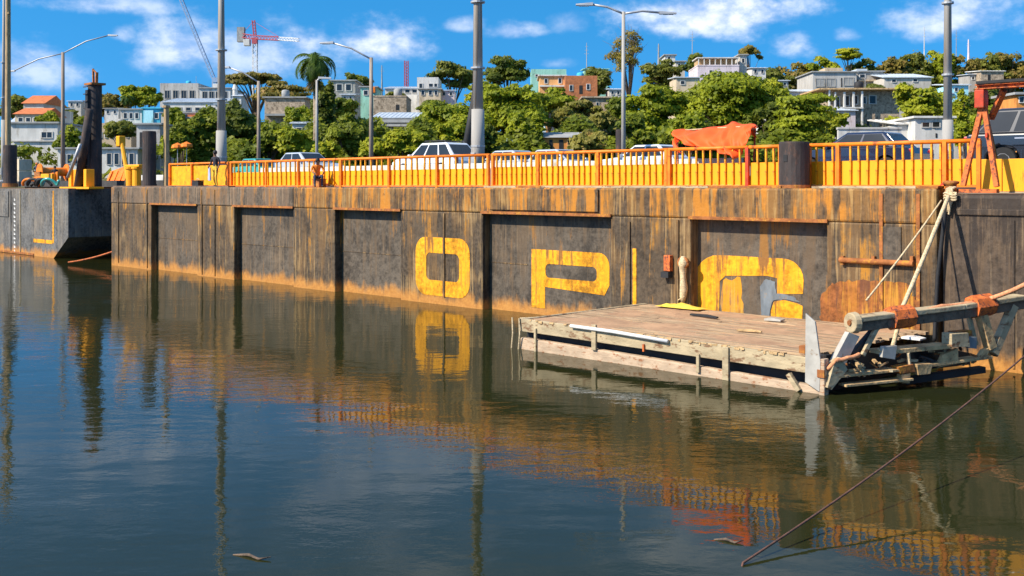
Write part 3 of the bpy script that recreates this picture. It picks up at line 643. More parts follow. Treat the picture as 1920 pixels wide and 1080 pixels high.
# frayed plank ends and nails along the edge
for i in range(60):
    a = A0 + .2 + (A1 - A0 - .9) * random.random() ** .8; z_ = .79 - (a - A0) / (A1 - A0) * .06
    MB(off).box(a, a + random.uniform(.04, .2), DD - random.uniform(.004, .03), DD + .1, z_ - random.uniform(.0, .05), z_ + random.uniform(.008, .03)).build('splinter', M['rotwood'], pf)
for px_, w_, z0, z1 in [(1005, .07, -.1, .6), (1115, .14, .25, .88), (1310, .08, .08, .5), (1362, .16, .0, .74), (1208, .05, .38, .56)]:
    a = ps(px_, DD); MB(off).box(a - w_ / 2, a + w_ / 2, DD - .05, DD + .012, z0, z1).build('stanchion', M['cream' if px_ != 1208 else 'rustorange'], pf, bevel=.01)
MB(off).bar((ps(1480, DD), DD - .03, .34), (ps(1500, DD), DD - .03, .02), .1).build('stanchion', M['cream'], pf)
MB(off).path([P(1070, 611, DD - .06), P(1150, 622, DD - .06), P(1252, 640, DD - .06)], .045, 10).build('edge_pipe', M['whitepaint'], pf, smooth=True)
for px_ in (962, 975): MB(off).path([(ps(px_, DD), DD - .03, .81), (ps(px_ + 3, DD), DD - .07, .4), (ps(px_ - 1, DD), DD - .04, -.05)], .022, 6).build('lashing', M['rope'], pf)
MB(off).prism([(ps(1513, DD), ph(1513, 587, DD)), (ps(1531, DD), ph(1531, 603, DD)), (ps(1541, DD), .68), (ps(1539, DD), .06), (ps(1512, DD), .22)], DD - .06, DD - .015).build('bow_plate', M['greywhite'], pf, bevel=.008)
MB(off).box(A1 + .003, A1 + .13, DD - .05, DD + .13, -.2, .74).build('corner_post', M['pinkcream'], pf, bevel=.015)
MB(off).box(A1 - .02, A1 + .14, DD - .08, DD - .052, .36, .52).build('hinge', M['rust'], pf)
MB(off).box(ps(1499, DD), ps(1511, DD), DD - .03, DD + .3, .80, .96).build('cleat', M['rust'], pf, bevel=.01)
# wrecked end frame: runs back from the outer corner to the hull
E0 = Vector((A1 + .05, DD + .1, 0)); E1 = Vector((-8.75, -.35, 0))
def E(px, y):                                      # point of the end frame's plane seen at that pixel of the photograph
    k = (px - 960) / F; a = B(*E0); c = B(*E1); u = (a.x - k * a.y) / (k * (c.y - a.y) - (c.x - a.x)); q = a.lerp(c, u)
    g_ = E0.lerp(E1, u); return Vector((g_.x, g_.y, hz(y, q.y)))
nrm = Vector((-(E1 - E0).y, (E1 - E0).x, 0)).normalized() * -1
def fx(px, y, o_=0): return E(px, y) + nrm * o_
bp_ = [fx(1603, 606), fx(1700, 594), fx(1800, 582), fx(1914, 564)]
for a, e in zip(bp_, bp_[1:]): MB(off).bar(a + Vector((0, 0, .09)), e + Vector((0, 0, .09)), .36, .11).build('raised_beam', M['cream'], pf, bevel=.02)
for a, e in zip(bp_, bp_[1:]): MB(off).bar(a - Vector((0, 0, .065)), e - Vector((0, 0, .065)), .27, .198).build('beam_side_shade', M['bark'], pf, bevel=.01)  # dark bar: the beam's shaded side painted in below its lit top
rd_ = MB(off); c = fx(1601, 605, -.0); tdir = (E0 - E1).normalized()
rd_.path([c - tdir * .05, c + tdir * .1], [.23, .21], 16); rd_.build('beam_end_disc', M['cream'], pf, bevel=.02)
MB(off).path([c + tdir * .09, c + tdir * .13], .06, 8).build('pin', M['rust'], pf)
for a, e in ((1668, 1706), (1822, 1856)):
    MB(off).path([fx(a, 597 - (a - 1668) * .14), fx(e, 592 - (a - 1668) * .14)], .25, 8).build('rust_sleeve', M['rustorange'], pf)
def plate(pts, th, mt, nm='gusset', o_=0):
    a = [fx(*p_, o_ - th / 2) for p_ in pts]; c = [fx(*p_, o_ + th / 2) for p_ in pts]; n = len(pts)
    return MB(off).add(a + c, [tuple(range(n)), tuple(range(2 * n - 1, n - 1, -1))] + [(i, (i + 1) % n, n + (i + 1) % n, n + i) for i in range(n)]).build(nm, M[mt], pf, bevel=.006)
plate([(1588, 622), (1608, 630), (1562, 722), (1540, 720), (1552, 690)], .14, 'greywhite', 'end_strut')
plate([(1552, 680), (1566, 668), (1578, 690), (1548, 728), (1540, 724)], .2, 'cream', 'foot_plate', .1)
def beam(p0, p1, w_, mt, nm, o_=0, h_=None): return MB(off).bar(fx(*p0, o_), fx(*p1, o_), w_, h_).build(nm, M[mt], pf, bevel=.008)
beam((1655, 604), (1592, 676), .12, 'black', 'diagonal_strut', -.05); beam((1640, 612), (1612, 665), .09, 'cream', 'diagonal_strut', .08)
beam((1834, 582), (1854, 652), .2, 'rotwood', 'v_strut', .05); beam((1822, 590), (1836, 648), .09, 'cream', 'v_strut', -.1)
beam((1896, 572), (1858, 662), .17, 'cream', 'v_strut', .06); beam((1912, 575), (1872, 668), .14, 'bark', 'v_strut', -.15)
beam((1645, 660), (1775, 648), .40, 'rotwood', 'upper_chord', -.05, .09)
beam((1560, 704), (1690, 690), .30, 'rotwood', 'middle_chord', .05, .05); beam((1690, 690), (1852, 668), .30, 'rotwood', 'middle_chord', .0, .06)
beam((1572, 720), (1698, 708), .26, 'rotwood', 'lower_chord', .12, .05); beam((1700, 716), (1850, 694), .2, 'black', 'lower_chord', -.12, .14)
plate([(1560, 672), (1655, 660), (1668, 702), (1558, 704)], .08, 'black', 'gap_shade_plate', -.4); plate([(1655, 664), (1775, 652), (1850, 668), (1850, 690), (1660, 712)], .06, 'black', 'gap_shade_plate', -.5)  # black sheets put shade into the gaps behind the chords
plate([(1762, 664), (1790, 652), (1790, 680), (1752, 688)], .1, 'rotwood', 'gusset', .06); plate([(1672, 686), (1700, 680), (1704, 694), (1676, 698)], .25, 'rust', 'hinge_block', .08)
plate([(1705, 680), (1735, 679), (1730, 698), (1708, 700)], .22, 'rotwood', 'hinge_block', .12); plate([(1680, 700), (1697, 697), (1695, 716), (1680, 716)], .15, 'rotwood', 'gusset', .1)
plate([(1838, 655), (1850, 650), (1842, 672), (1826, 674)], .12, 'rotwood', 'gusset', .05); plate([(1646, 648), (1672, 646), (1668, 672), (1644, 668)], .1, 'greywhite', 'gusset', .12)
plate([(1772, 624), (1803, 622), (1806, 648), (1772, 648)], .3, 'cream', 'junction_box', .05); plate([(1804, 630), (1820, 630), (1820, 652), (1804, 650)], .28, 'patch', 'junction_box', .04)
M['bluesteel'] = M['glassblue']
plate([(1786, 622), (1820, 619), (1820, 629), (1790, 630)], .2, 'rust', 'gusset', -.06)
beam((1694, 660), (1697, 682), .06, 'rope', 'hanger', .14); beam((1612, 690), (1602, 704), .05, 'cream', 'hanger', .12); beam((1608, 690), (1614, 704), .05, 'cream', 'hanger', .12)
for i in range(48):                                # broken scraps wedged in the frame
    a = random.uniform(1565, 1840); y_ = 712 - (a - 1565) * .13 + random.uniform(-28, 2)
    q = fx(a, y_, random.uniform(-.2, .1)); e = q + Vector((random.uniform(-.22, .22), random.uniform(-.25, .25), random.uniform(-.12, .12)))
    MB(off).bar(q, e, random.uniform(.03, .09), random.uniform(.02, .06)).build('broken_scrap', M[random.choice(['rotwood', 'rotwood', 'rust', 'cream', 'black'])], pf)
for px_ in (1640, 1652): beam((px_, 652), (px_ + 14, 668), .03, 'rope', 'broken_scrap', .1)
# loose things on the platform
def onpf(px, y, h=TH + .03): Z = (EYE - h) / (y - HOR) * F; return Vector((at(px, Z), Z, h))
for lab, px_, y_, L_, mt in [('pale blue scrap of sheet lying by the bow of the letter C', 1452, 601, .45, 'greywhite'), ('white scrap lying on the deck under the raised beam', 1713, 636, .45, 'whitepaint'),
                             ('thin dark stick lying flat on the dusty deck', 1320, 594, .9, 'black'), ('short pale board lying near the middle of the deck', 1405, 622, .6, 'rotwood')]:
    r = root('scrap', lab, 'scrap', onpf(px_, y_), R(random.uniform(-60, -20)))
    n_ = 6; MB().prism([(-L_ / 2, 0), (L_ / 2, 0), (L_ / 2, .04), (L_ * .1, .07), (-L_ / 2, .05)], -.05 if mt in ('black', 'rotwood') else -.16, .05 if mt in ('black', 'rotwood') else .16).build('piece', M[mt], r, bevel=.01)
yt = root('tarp_heap', 'crumpled yellow sheet heaped against the hull on the platform', 'sheet', onpf(1276, 577), ROT)
vs = []; n_ = 10
for i in range(n_ + 1):
    for j in range(6):
        u = i / n_ - .5; v = j / 5 - .5; e = max(0, 1 - (2 * u) ** 2) * max(0, 1 - (2 * v) ** 2); vs.append((u * 1.5, v * .5, .015 + .13 * e * random.uniform(.5, 1.1)))
yh = MB().add(vs, [(i * 6 + j, (i + 1) * 6 + j, (i + 1) * 6 + j + 1, i * 6 + j + 1) for i in range(n_) for j in range(5)]).build('cloth', mat('yellow_sheet', (.72, .5, .06), .8, .2, 5), yt)
of = (ps(1286, -.12), -.12, ph(1286, 560)); fe = broot('rope_fender', 'pale knotted rope fender hanging on the hull left of the letter C', 'fender', *of)
zz = [ph(1286, y_) for y_ in (480, 492, 500, 520, 540, 556, 566)]
MB(of).path([(ps(1286) + .02 * math.sin(i * 2), -.13, z_) for i, z_ in enumerate(zz)], [.06, .16, .11, .09, .12, .10, .05], 9).build('fender_body', M['rope'], fe, smooth=True)
MB(of).path([(ps(1286) + .16 * math.cos(q), -.14, zz[1] + .14 * math.sin(q)) for q in np.linspace(0, 6.28, 16)], .045, 7).build('ring', M['rust'], fe, smooth=True)

def Bp(px, y, d): return B(*P(px, y, d))
def FW(px, y, o_=0): return B(*fx(px, y, o_))
rope('mooring_rope', 'thick pale mooring rope slanting from the bollard to the platform', [Bp(1779, 366, -.12), FW(1722, 582, -.5), FW(1690, 660, -.3)], .05, 'rope', .03)
rope('mooring_rope', 'thin pale line slanting left of the thick mooring rope', [Bp(1765, 376, -.08), FW(1683, 572, -1.0)], .022, 'rope', .05)
rope('black_cable', 'black cable hanging down the dark pontoon beside the ropes', [Bp(1775, 372, -.08), Bp(1758, 520, -.15), Bp(1752, 640, -.2)], .05, 'black', .0)
rope('tow_rope', 'salmon rope lying along the raised beam and off to the right', [FW(1668, 596, .17), FW(1690, 586, .1), FW(1762, 574, .05), FW(1845, 563, 0), Bp(1925, 532, -1.6), Bp(2050, 470, .03)], .05, 'ropeorange', .03)
rope('rope_loop', 'short salmon rope loop around the end strut foot', [FW(1545, 690, .1), FW(1556, 672, .2), FW(1576, 668, .22), FW(1600, 662, .18), FW(1606, 666, .0)], .045, 'ropeorange', .02)
rope('tow_rope', 'long brown rope rising out of the water across the lower right', [(2.1, 11.0, -.3), (2.62, 12.1, .02), (8.64, 18.0, 1.42), (13.5, 22.4, 2.9)], .0145, 'ropebrown', .10)
rope('painter_line', 'pale line lying from the platform corner toward the yellow sheet', [onpf(975, 597, .72), onpf(1120, 590, .73), onpf(1255, 573, .74), B(*P(1283, 556, -.2))], .022, 'rope', 0)

# ------------------------------------------------------------------ vehicles
def car(label, px, d, kind, col, head=1, group='vehicles on the bridge', rack=False):
    suv = kind == 'suv'; L = 4.7 if suv else 4.3; W = 1.85 if suv else 1.75; Hh = 1.76 if suv else 1.45; belt = 1.08 if suv else .92
    r = broot('off_roader' if suv else 'car', label, 'car', ps(px, d), d, 4.6, group, 0 if head > 0 else math.pi)
    xf, xr = 1.38, -1.32; wr = .36 if suv else .31
    def archpts(cx): return [(cx + (wr + .07) * math.cos(R(q)), wr + (wr + .07) * math.sin(R(q))) for q in range(0, 181, 20)]
    prof = [(L / 2 - .03, .3), (L / 2, .55), (L / 2 - .06, belt - .22), (L / 2 - .35, belt - .08), (L / 2 - 1.15, belt), (-L / 2 + .12, belt), (-L / 2, belt - .2), (-L / 2 + .02, .42), (-L / 2 + .1, .3)]
    prof += [(xr - wr - .07, .3)] + list(reversed(archpts(xr))) + [(xr + wr + .07, .28), (xf - wr - .07, .28)] + list(reversed(archpts(xf)))
    MB().prism(prof, -W / 2, W / 2).build('body', M[col], r, bevel=.05)
    b0, b1 = (-L / 2 + .14, L / 2 - 1.2) if suv else (-L / 2 + .45, L / 2 - 1.15)
    t0, t1 = (-L / 2 + .85, L / 2 - 2.05) if suv else (-L / 2 + 1.0, L / 2 - 2.0)
    yb, yt_ = W / 2 - .07, W / 2 - .24
    cb = [Vector((b0, -yb, belt - .03)), Vector((b1, -yb, belt - .03)), Vector((b1, yb, belt - .03)), Vector((b0, yb, belt - .03))]
    ctp = [Vector((t0, -yt_, Hh)), Vector((t1, -yt_, Hh)), Vector((t1, yt_, Hh)), Vector((t0, yt_, Hh))]
    MB().hexa(cb + ctp).build('cabin', M[col], r, bevel=.07)
    def pane(i, u0, u1, v0, v1, nm):
        a, c, tc, ta = cb[i], cb[(i + 1) % 4], ctp[(i + 1) % 4], ctp[i]
        q = lambda u, v: a.lerp(c, u).lerp(ta.lerp(tc, u), v)
        nn_ = (c - a).cross(ta - a).normalized(); e = [q(u0, v0), q(u1, v0), q(u1, v1), q(u0, v1)]
        MB().hexa([p_ - nn_ * .03 for p_ in e] + [p_ + nn_ * .008 for p_ in e]).build(nm, M['glass'], r)
    spl = [(.05, .30), (.335, .63), (.665, .93)] if suv else [(.09, .48), (.52, .91)]
    for u0, u1 in spl: pane(0, u0, u1, .12, .86, 'side_window'); pane(2, 1 - u1, 1 - u0, .12, .86, 'side_window')
    pane(1, .07, .93, .1, .9, 'windscreen'); pane(3, .08, .92, .2, .86, 'rear_window')
    for cx in (xf, xr):
        for sy in (-1, 1):
            y_ = sy * (W / 2 - .12)
            wh = MB().lathe([(wr * .62, -.11), (wr * .95, -.11), (wr, -.06), (wr, .06), (wr * .95, .11), (wr * .62, .11)], 20, (cx, y_, wr), 'y').build('wheel', M['rubber'], r)
            MB().lathe([(wr * .6, -.07), (wr * .55, -.112), (wr * .12, -.09), (wr * .12, .09), (wr * .55, .112), (wr * .6, .07)], 10, (cx, y_, wr), 'y').build('rim', M['rim'], wh)
    for sy in (-1, 1):
        MB().box(L / 2 - .16, L / 2 - .015, sy * (W / 2 - .3) - .17, sy * (W / 2 - .3) + .17, belt - .36, belt - .24).build('headlight', M['lampglass'], r, bevel=.02)
        MB().box(-L / 2 - .012, -L / 2 + .1, sy * (W / 2 - .16) - .1, sy * (W / 2 - .16) + .1, belt - .32, belt - .05).build('tail_light', M['taillight'], r, bevel=.02)
        MB().box(b1 - .35, b1 - .2, sy * (W / 2 + .02) - .1, sy * (W / 2 + .02) + .1, belt - .02, belt + .13).build('mirror', M[col], r, bevel=.03)
    if rack:
        rk_ = MB()
        for sy in (-1, 1): rk_.path([(t0 + .1, sy * (yt_ - .08), Hh + .01), (t0 + .2, sy * (yt_ - .08), Hh + .09), (t1 - .2, sy * (yt_ - .08), Hh + .09), (t1 - .1, sy * (yt_ - .08), Hh + .01)], .03, 6)
        for x_ in (t0 + .4, (t0 + t1) / 2, t1 - .4): rk_.tube((x_, -yt_ + .08, Hh + .09), (x_, yt_ - .08, Hh + .09), .022, n=6)
        rk_.build('roof_rack', M['black'], r)
    return r
r = car('black off-roader at the right edge behind the yellow parapet', 2002, 4.6, 'suv', 'carblack', 1)
MB().box(-1.0, -.55, -.945, -.93, .93, .965).build('door_badge', M['rim'], r)
car('white off-roader with black roof rack behind the far railing', 818, 8.8, 'suv', 'carwhite', -1, rack=True)
car('dark navy saloon behind the railing right of the black pile', 1612, 8.0, 'sedan', 'carnavy', -1)
car('silver hatchback with dark windows far along the bridge', 577, 6.8, 'sedan', 'carsilver', 1)
car('silver car whose roof shows right of the central mast', 948, 12.4, 'sedan', 'carsilver', -1)
car('white car whose roof shows left of the tarpaulin', 1212, 11.5, 'sedan', 'carwhite', -1)
car('pale silver car beside the low blue tin roof behind the railing', 1055, 12.8, 'sedan', 'carsilver', 1)
car('teal car roof showing above the far rail left of the hatchback', 490, 12, 'sedan', 'carteal', 1)

# ------------------------------------------------------------------ people
def person(label, loc, rz, J, cloth, hat=None):
    """J: joint -> (x, y, z) with +y forward; one skinned body mesh, clothing by region"""
    names = list(J); idx = {n: i for i, n in enumerate(names)}
    ED = [('pelvis', 'waist'), ('waist', 'chest'), ('chest', 'neck'), ('neck', 'jaw'), ('jaw', 'head')]
    RD = dict(pelvis=.125, waist=.115, chest=.14, neck=.05, jaw=.072, head=.088, sh=.062, el=.042, wr=.03, palm=.036, hip=.088, kn=.058, an=.042, toe=.04)
    for s_ in 'LR': ED += [('chest', 'sh' + s_), ('sh' + s_, 'el' + s_), ('el' + s_, 'wr' + s_), ('wr' + s_, 'palm' + s_), ('pelvis', 'hip' + s_), ('hip' + s_, 'kn' + s_), ('kn' + s_, 'an' + s_), ('an' + s_, 'toe' + s_)]
    vs = [Vector(J[n]) for n in names]; rad = [RD[n.rstrip('LR')] for n in names]; es = [(idx[a], idx[c]) for a, c in ED]; reg = names[:]
    for s_, sg in (('L', -1), ('R', 1)):           # four fingers and a thumb
        pm = Vector(J['palm' + s_]); wv = Vector(J['wr' + s_]); t_ = (pm - wv).normalized(); sd = t_.cross(Vector((sg, 0, 0.01))).normalized()
        for k_, (o_, ln_) in enumerate([(-.03, .075), (-.01, .085), (.01, .08), (.03, .062), (.045, .05)]):
            b0_ = pm + sd * o_ if k_ < 4 else wv.lerp(pm, .5) + sd * .035
            dirn = t_ if k_ < 4 else (t_ + sd).normalized()
            q1 = b0_ + dirn * ln_ * .6; q2 = q1 + (dirn + Vector((-sg * .35, 0, 0))).normalized() * ln_ * .5
            i0 = len(vs); vs += [b0_ + dirn * .02, q1, q2]; rad += [.011, .0095, .008]; es += [(idx['palm' + s_] if k_ < 4 else idx['wr' + s_], i0), (i0, i0 + 1), (i0 + 1, i0 + 2)]; reg += ['palm'] * 3
    hd_ = Vector(J['head']); i0 = len(vs); fw = Vector(J.get('face', (0, 1, 0)))
    me = bpy.data.meshes.new('person'); me.from_pydata([tuple(v_) for v_ in vs], es, []); ob = bpy.data.objects.new('tmp', me); COL.objects.link(ob)
    sk_ = ob.modifiers.new('skin', 'SKIN'); ss = ob.modifiers.new('sub', 'SUBSURF'); ss.levels = 1
    for i, d_ in enumerate(me.skin_vertices[0].data): d_.radius = (rad[i], rad[i] * (.82 if reg[i] in ('chest', 'waist') else 1)); d_.use_root = (i == 0)
    dg = bpy.context.evaluated_depsgraph_get(); m2 = bpy.data.meshes.new_from_object(ob.evaluated_get(dg)); bpy.data.objects.remove(ob); m2.name = 'person'
    r = root('person', label, 'person', loc, rz)
    mats = [M['skin'], M[cloth[0]], M[cloth[1]], M['shoe']]
    m2.materials.clear()
    for q in mats: m2.materials.append(q)
    P0 = [Vector(v_) for v_ in vs]
    for pol in m2.polygons:
        cpt = pol.center; best = min(range(len(P0)), key=lambda i: (P0[i] - cpt).length - rad[i]); n = reg[best].rstrip('LR')
        pol.material_index = 1 if n in ('chest', 'waist', 'sh', 'el') else 2 if n in ('pelvis', 'hip', 'kn') else 3 if n in ('toe',) else 2 if n == 'an' and cloth[2] else 0
        pol.use_smooth = True
    ob = bpy.data.objects.new('body', m2); COL.objects.link(ob); ob.parent = r
    h_ = MB(); c = hd_ + Vector((0, -.01, .03))
    h_.lathe([(.03, .1), (.075, .075), (.098, .02), (.10, -.03), (.092, -.08)], 14, tuple(c)); h_.build('hair' if not hat else 'helmet', M['hair'] if not hat else M[hat], r, smooth=True)
    fc = MB(); jw = Vector(J['jaw']); mid_ = hd_.lerp(jw, .5)
    fc.hexa([tuple(mid_ + Vector(q)) for q in ((-.012, .075, -.02), (.012, .075, -.02), (.016, .06, .03), (-.016, .06, .03), (-.01, .112, -.018), (.01, .112, -.018), (.008, .085, .03), (-.008, .085, .03))]); fc.build('nose', M['skin'], r)
    ey = MB()
    for sg in (-1, 1): ey.box(sg * .032 - .012 + mid_.x, sg * .032 + .012 + mid_.x, mid_.y + .07, mid_.y + .086, mid_.z + .025, mid_.z + .04)
    ey.build('eyes', M['hair'], r)
    ea = MB()
    for sg in (-1, 1): ea.box(mid_.x + sg * .085 - .012, mid_.x + sg * .085 + .012, mid_.y - .02, mid_.y + .015, mid_.z - .02, mid_.z + .04)
    ea.build('ears', M['skin'], r, bevel=.006)
    return r
STAND = dict(pelvis=(0, 0, .93), waist=(0, .01, 1.1), chest=(0, .01, 1.32), neck=(0, .02, 1.47), jaw=(0, .04, 1.55), head=(0, .03, 1.63),
             shL=(-.19, .01, 1.4), elL=(-.27, -.02, 1.13), wrL=(-.27, .1, .9), palmL=(-.26, .14, .82), shR=(.19, .01, 1.4), elR=(.28, .02, 1.13), wrR=(.24, .2, .98), palmR=(.2, .27, .94),
             hipL=(-.1, 0, .88), knL=(-.11, .08, .48), anL=(-.11, .0, .08), toeL=(-.12, .17, .04), hipR=(.1, 0, .88), knR=(.13, .0, .48), anR=(.14, -.16, .1), toeR=(.15, .0, .04))
SIT = dict(pelvis=(0, 0, .42), waist=(0, .05, .6), chest=(0, .12, .82), neck=(0, .18, .96), jaw=(0, .22, 1.03), head=(0, .22, 1.11),
           shL=(-.19, .12, .9), elL=(-.25, .24, .68), wrL=(-.2, .42, .58), palmL=(-.17, .49, .55), shR=(.19, .12, .9), elR=(.26, .22, .68), wrR=(.2, .42, .6), palmR=(.17, .49, .58),
           hipL=(-.1, .02, .42), knL=(-.16, .4, .5), anL=(-.16, .34, .08), toeL=(-.17, .5, .04), hipR=(.1, .02, .42), knR=(.15, .42, .5), anR=(.15, .4, .08), toeR=(.16, .56, .04))
pe = person('person in dark top and yellow trousers walking beside the far railing', B(ps(404, .5), .5, DECK + .03), R(150), STAND, ('cl_dark', 'cl_yellow', True))
MB().prism([(.2, .3), (.36, .3), (.34, .92), (.24, .95)], .06, .14).build('carried_cloth', M['cl_blue'], pe, bevel=.03)
person('person in orange vest sitting low on a box before the far railing', B(ps(594, .5), .5, DECK + .03), R(200), SIT, ('cl_orange', 'cl_jean', True))
bx = broot('seat_box', 'rusty box under the seated person in orange', 'box', ps(594, .5), .62, DECK + .03); MB().box(-.25, .25, -.18, .18, 0, .32).build('box_body', M['rust'], bx, bevel=.02); MB().box(-.27, .27, -.2, .2, .322, .36).build('box_lid', M['rust'], bx)
person('person in dark clothes standing among the hoses on the left pontoon', B(ps(103, 9), 9, DECK - .06), R(190), STAND, ('cl_dark', 'cl_jean', True))
person('person with orange helmet on the roadway at far left', B(ps(69, 12), 12, 4.6), R(170), STAND, ('cl_jean', 'cl_dark', True), hat='helmet')

# ------------------------------------------------------------------ vegetation
def leaf_mesh(name, pts, nrm_, size, mt, parent, up=.35, aspect=.6):
    """many small leaf-sized faces"""
    n = len(pts); d = nrm_ + rng.normal(0, .42, (n, 3)) + np.array([0, -.15, up]); d /= np.linalg.norm(d, axis=1)[:, None]
    r_ = rng.normal(0, 1, (n, 3)); a = np.cross(d, r_); a /= np.linalg.norm(a, axis=1)[:, None] + 1e-9; b_ = np.cross(d, a)
    sz = size * rng.uniform(.6, 1.35, n)[:, None]; a = a * sz; b_ = b_ * sz * aspect
    V = np.stack([pts - a, pts - b_ * .9 - d * sz * .12, pts + a, pts + b_ * .9 - d * sz * .12], 1).reshape(-1, 3).astype(np.float32)
    me = bpy.data.meshes.new(name); me.vertices.add(4 * n); me.vertices.foreach_set('co', V.ravel())
    me.loops.add(4 * n); me.loops.foreach_set('vertex_index', np.arange(4 * n, dtype=np.int32)); me.polygons.add(n)
    me.polygons.foreach_set('loop_start', np.arange(0, 4 * n, 4, dtype=np.int32)); me.update(calc_edges=True); me.validate()
    me.materials.append(mt); o = bpy.data.objects.new(name, me); COL.objects.link(o)
    if parent: o.parent = parent
    return o
def clump_points(clumps, n):
    """points on the shells of flattened clumps: (centre, radii)"""
    vol = np.array([c[1][0] * c[1][1] for c in clumps]); k_ = rng.choice(len(clumps), n, p=vol / vol.sum())
    C_ = np.array([c[0] for c in clumps])[k_]; Rr = np.array([c[1] for c in clumps])[k_]
    d = rng.normal(0, 1, (n, 3)); d /= np.linalg.norm(d, axis=1)[:, None]; d[:, 2] = np.where(d[:, 2] < -.3, -d[:, 2] * .6, d[:, 2])
    d /= np.linalg.norm(d, axis=1)[:, None]; rad = np.where(rng.random(n) < .14, rng.uniform(1.0, 1.45, n), rng.uniform(.55, 1.05, n) ** .6)
    return C_ + d * Rr * rad[:, None], d
def tree(label, px, ytop, ybot, wpx, Z, mt='lf_bright', style='round', n=3200, size=.34, nclump=26, name='tree', trunk=.0, seed=0, group=None, cat='tree', lean=0):
    rs = np.random.default_rng(1000 + int(px) * 3 + int(ytop)); X = at(px, Z); g_ = gh(X, Z)
    top = hz(ytop, Z) - g_; bot = max(hz(ybot, Z) - g_, .3); w2 = wpx * Z / F / 2 * 1.1; n = int(n * 2.1); size *= .78; ch = (top - bot) / 2; cz = (top + bot) / 2
    r = root(name, label, cat, (X, Z, g_), 0, group); cl_ = []
    for i in range(nclump):
        d = rs.normal(0, 1, 3); d /= np.linalg.norm(d); q = rs.uniform(.35, .82)
        if style == 'flat':
            c = np.array([d[0] * w2 * q, d[1] * w2 * q * .9, bot + (top - bot) * rs.uniform(.1, .88)]); taper = 1 - .45 * (c[2] - bot) / (top - bot); c[:2] *= taper
            rr = np.array([w2 * rs.uniform(.28, .45), w2 * rs.uniform(.28, .42), ch * rs.uniform(.10, .18)])
        elif style == 'umbrella':
            c = np.array([d[0] * w2 * q, d[1] * w2 * q, bot + (top - bot) * (.95 - .75 * (q * np.hypot(d[0], d[1])) ** 2) * rs.uniform(.7, 1)]); rr = np.array([w2 * rs.uniform(.2, .34)] * 2 + [ch * rs.uniform(.16, .28)])
        elif style == 'sparse':
            c = np.array([d[0] * w2 * q * 1.15, d[1] * w2 * q, cz + d[2] * ch * q * 1.1]); rr = np.array([w2 * rs.uniform(.16, .30)] * 3)
        else:
            if bot < 1.8 and d[2] < 0: d[:2] *= min(1.0, np.hypot(d[0], d[1]) + .4) / max(np.hypot(d[0], d[1]), .2)
            c = np.array([d[0] * w2 * q, d[1] * w2 * q, cz + d[2] * ch * q]); rr = np.array([w2 * rs.uniform(.28, .44), w2 * rs.uniform(.28, .44), ch * rs.uniform(.2, .36)])
        cl_.append((c, rr))
    if style in ('round', 'umbrella'):
        more = []
        for c, rr in cl_:
            for k_ in range(2):
                dd = rs.normal(0, 1, 3); dd /= np.linalg.norm(dd); more.append((c + dd * rr * rs.uniform(.55, 1.05), rr * rs.uniform(.35, .6)))
        cl_ = [(c, rr * .82) for c, rr in cl_] + more; n = int(n * 1.15)
    tr_ = MB(); tw = trunk or max(.12, w2 * .07); fork = max(bot * .75, min(.6, top * .2))
    tr_.path([(0, 0, -.6), (.1 * w2 * .3, 0, fork * .5), (lean * w2 * .2, 0, fork)], [tw * 1.25, tw, tw * .85], 8)
    for c, rr in cl_[:min(12, nclump)]:
        e = Vector(c); s0 = Vector((lean * w2 * .2, 0, fork * rs.uniform(.7, 1))); m_ = s0.lerp(e, .5) + Vector((0, 0, (e - s0).length * .1))
        tr_.path([s0, m_, e], [tw * .5, tw * .32, tw * .1], 6)
        if style == 'sparse':
            for k_ in range(5): tr_.path([m_.lerp(e, rs.uniform(.2, .9)), e + Vector(rs.normal(0, w2 * .28, 3)) + Vector((0, 0, w2 * .2))], [tw * .16, tw * .04], 5)
    tr_.build('trunk', M['bark'], r, smooth=True)
    p_, d_ = clump_points(cl_, n); leaf_mesh('crown', p_, d_, size, M[mt], r)
    return r

T = tree
NEAR = 'trees along the far bank'; HILL = 'trees on the hill skyline'
T('dense dark green tree just left of the first tall mast', 375, 200, 300, 80, 116, 'lf_mid', n=3000, group=NEAR)
T('dense dark green tree just right of the first tall mast', 438, 188, 300, 88, 118, 'lf_dark', n=4200, group=NEAR)
T('wide brown-green tree under the red crane', 478, 136, 176, 116, 190, 'lf_brown', 'umbrella', n=3600, size=.5, group=HILL)
T('low dry spreading tree left of the palm', 530, 158, 190, 110, 185, 'lf_brown', 'flat', n=2400, size=.5, group=HILL)
T('light green bush below the stone wall', 505, 222, 300, 70, 112, 'lf_mid', n=2600, group=NEAR, name='bush', cat='bush')
T('yellow-green bush left of the palm foot', 552, 236, 300, 66, 110, 'lf_yellow', n=2600, group=NEAR, name='bush', cat='bush')
T('broad olive bush right of the palm', 652, 208, 300, 92, 112, 'lf_mid', n=3600, group=NEAR, name='bush', cat='bush')
T('small yellow-green bush at the foot of the palm', 612, 262, 305, 52, 107, 'lf_yellow', n=1500, group=NEAR, name='bush', cat='bush')
T('dark ivy-covered tree standing behind the palm', 604, 150, 290, 56, 118, 'lf_dark', n=3000, nclump=20, group=NEAR)
T('round yellow-green bush above the white off-roader', 765, 236, 300, 84, 106, 'lf_yellow', n=3000, group=NEAR, name='bush', cat='bush')
T('loose green tree left of the central mast', 832, 182, 290, 110, 118, 'lf_bright', n=4000, nclump=34, group=NEAR)
T('tall broad bright green tree right of the central mast', 960, 152, 275, 140, 120, 'lf_bright', n=6200, nclump=40, group=NEAR)
T('green tree on the skyline left of the central mast', 850, 118, 172, 90, 210, 'lf_far', n=2800, size=.5, group=HILL)
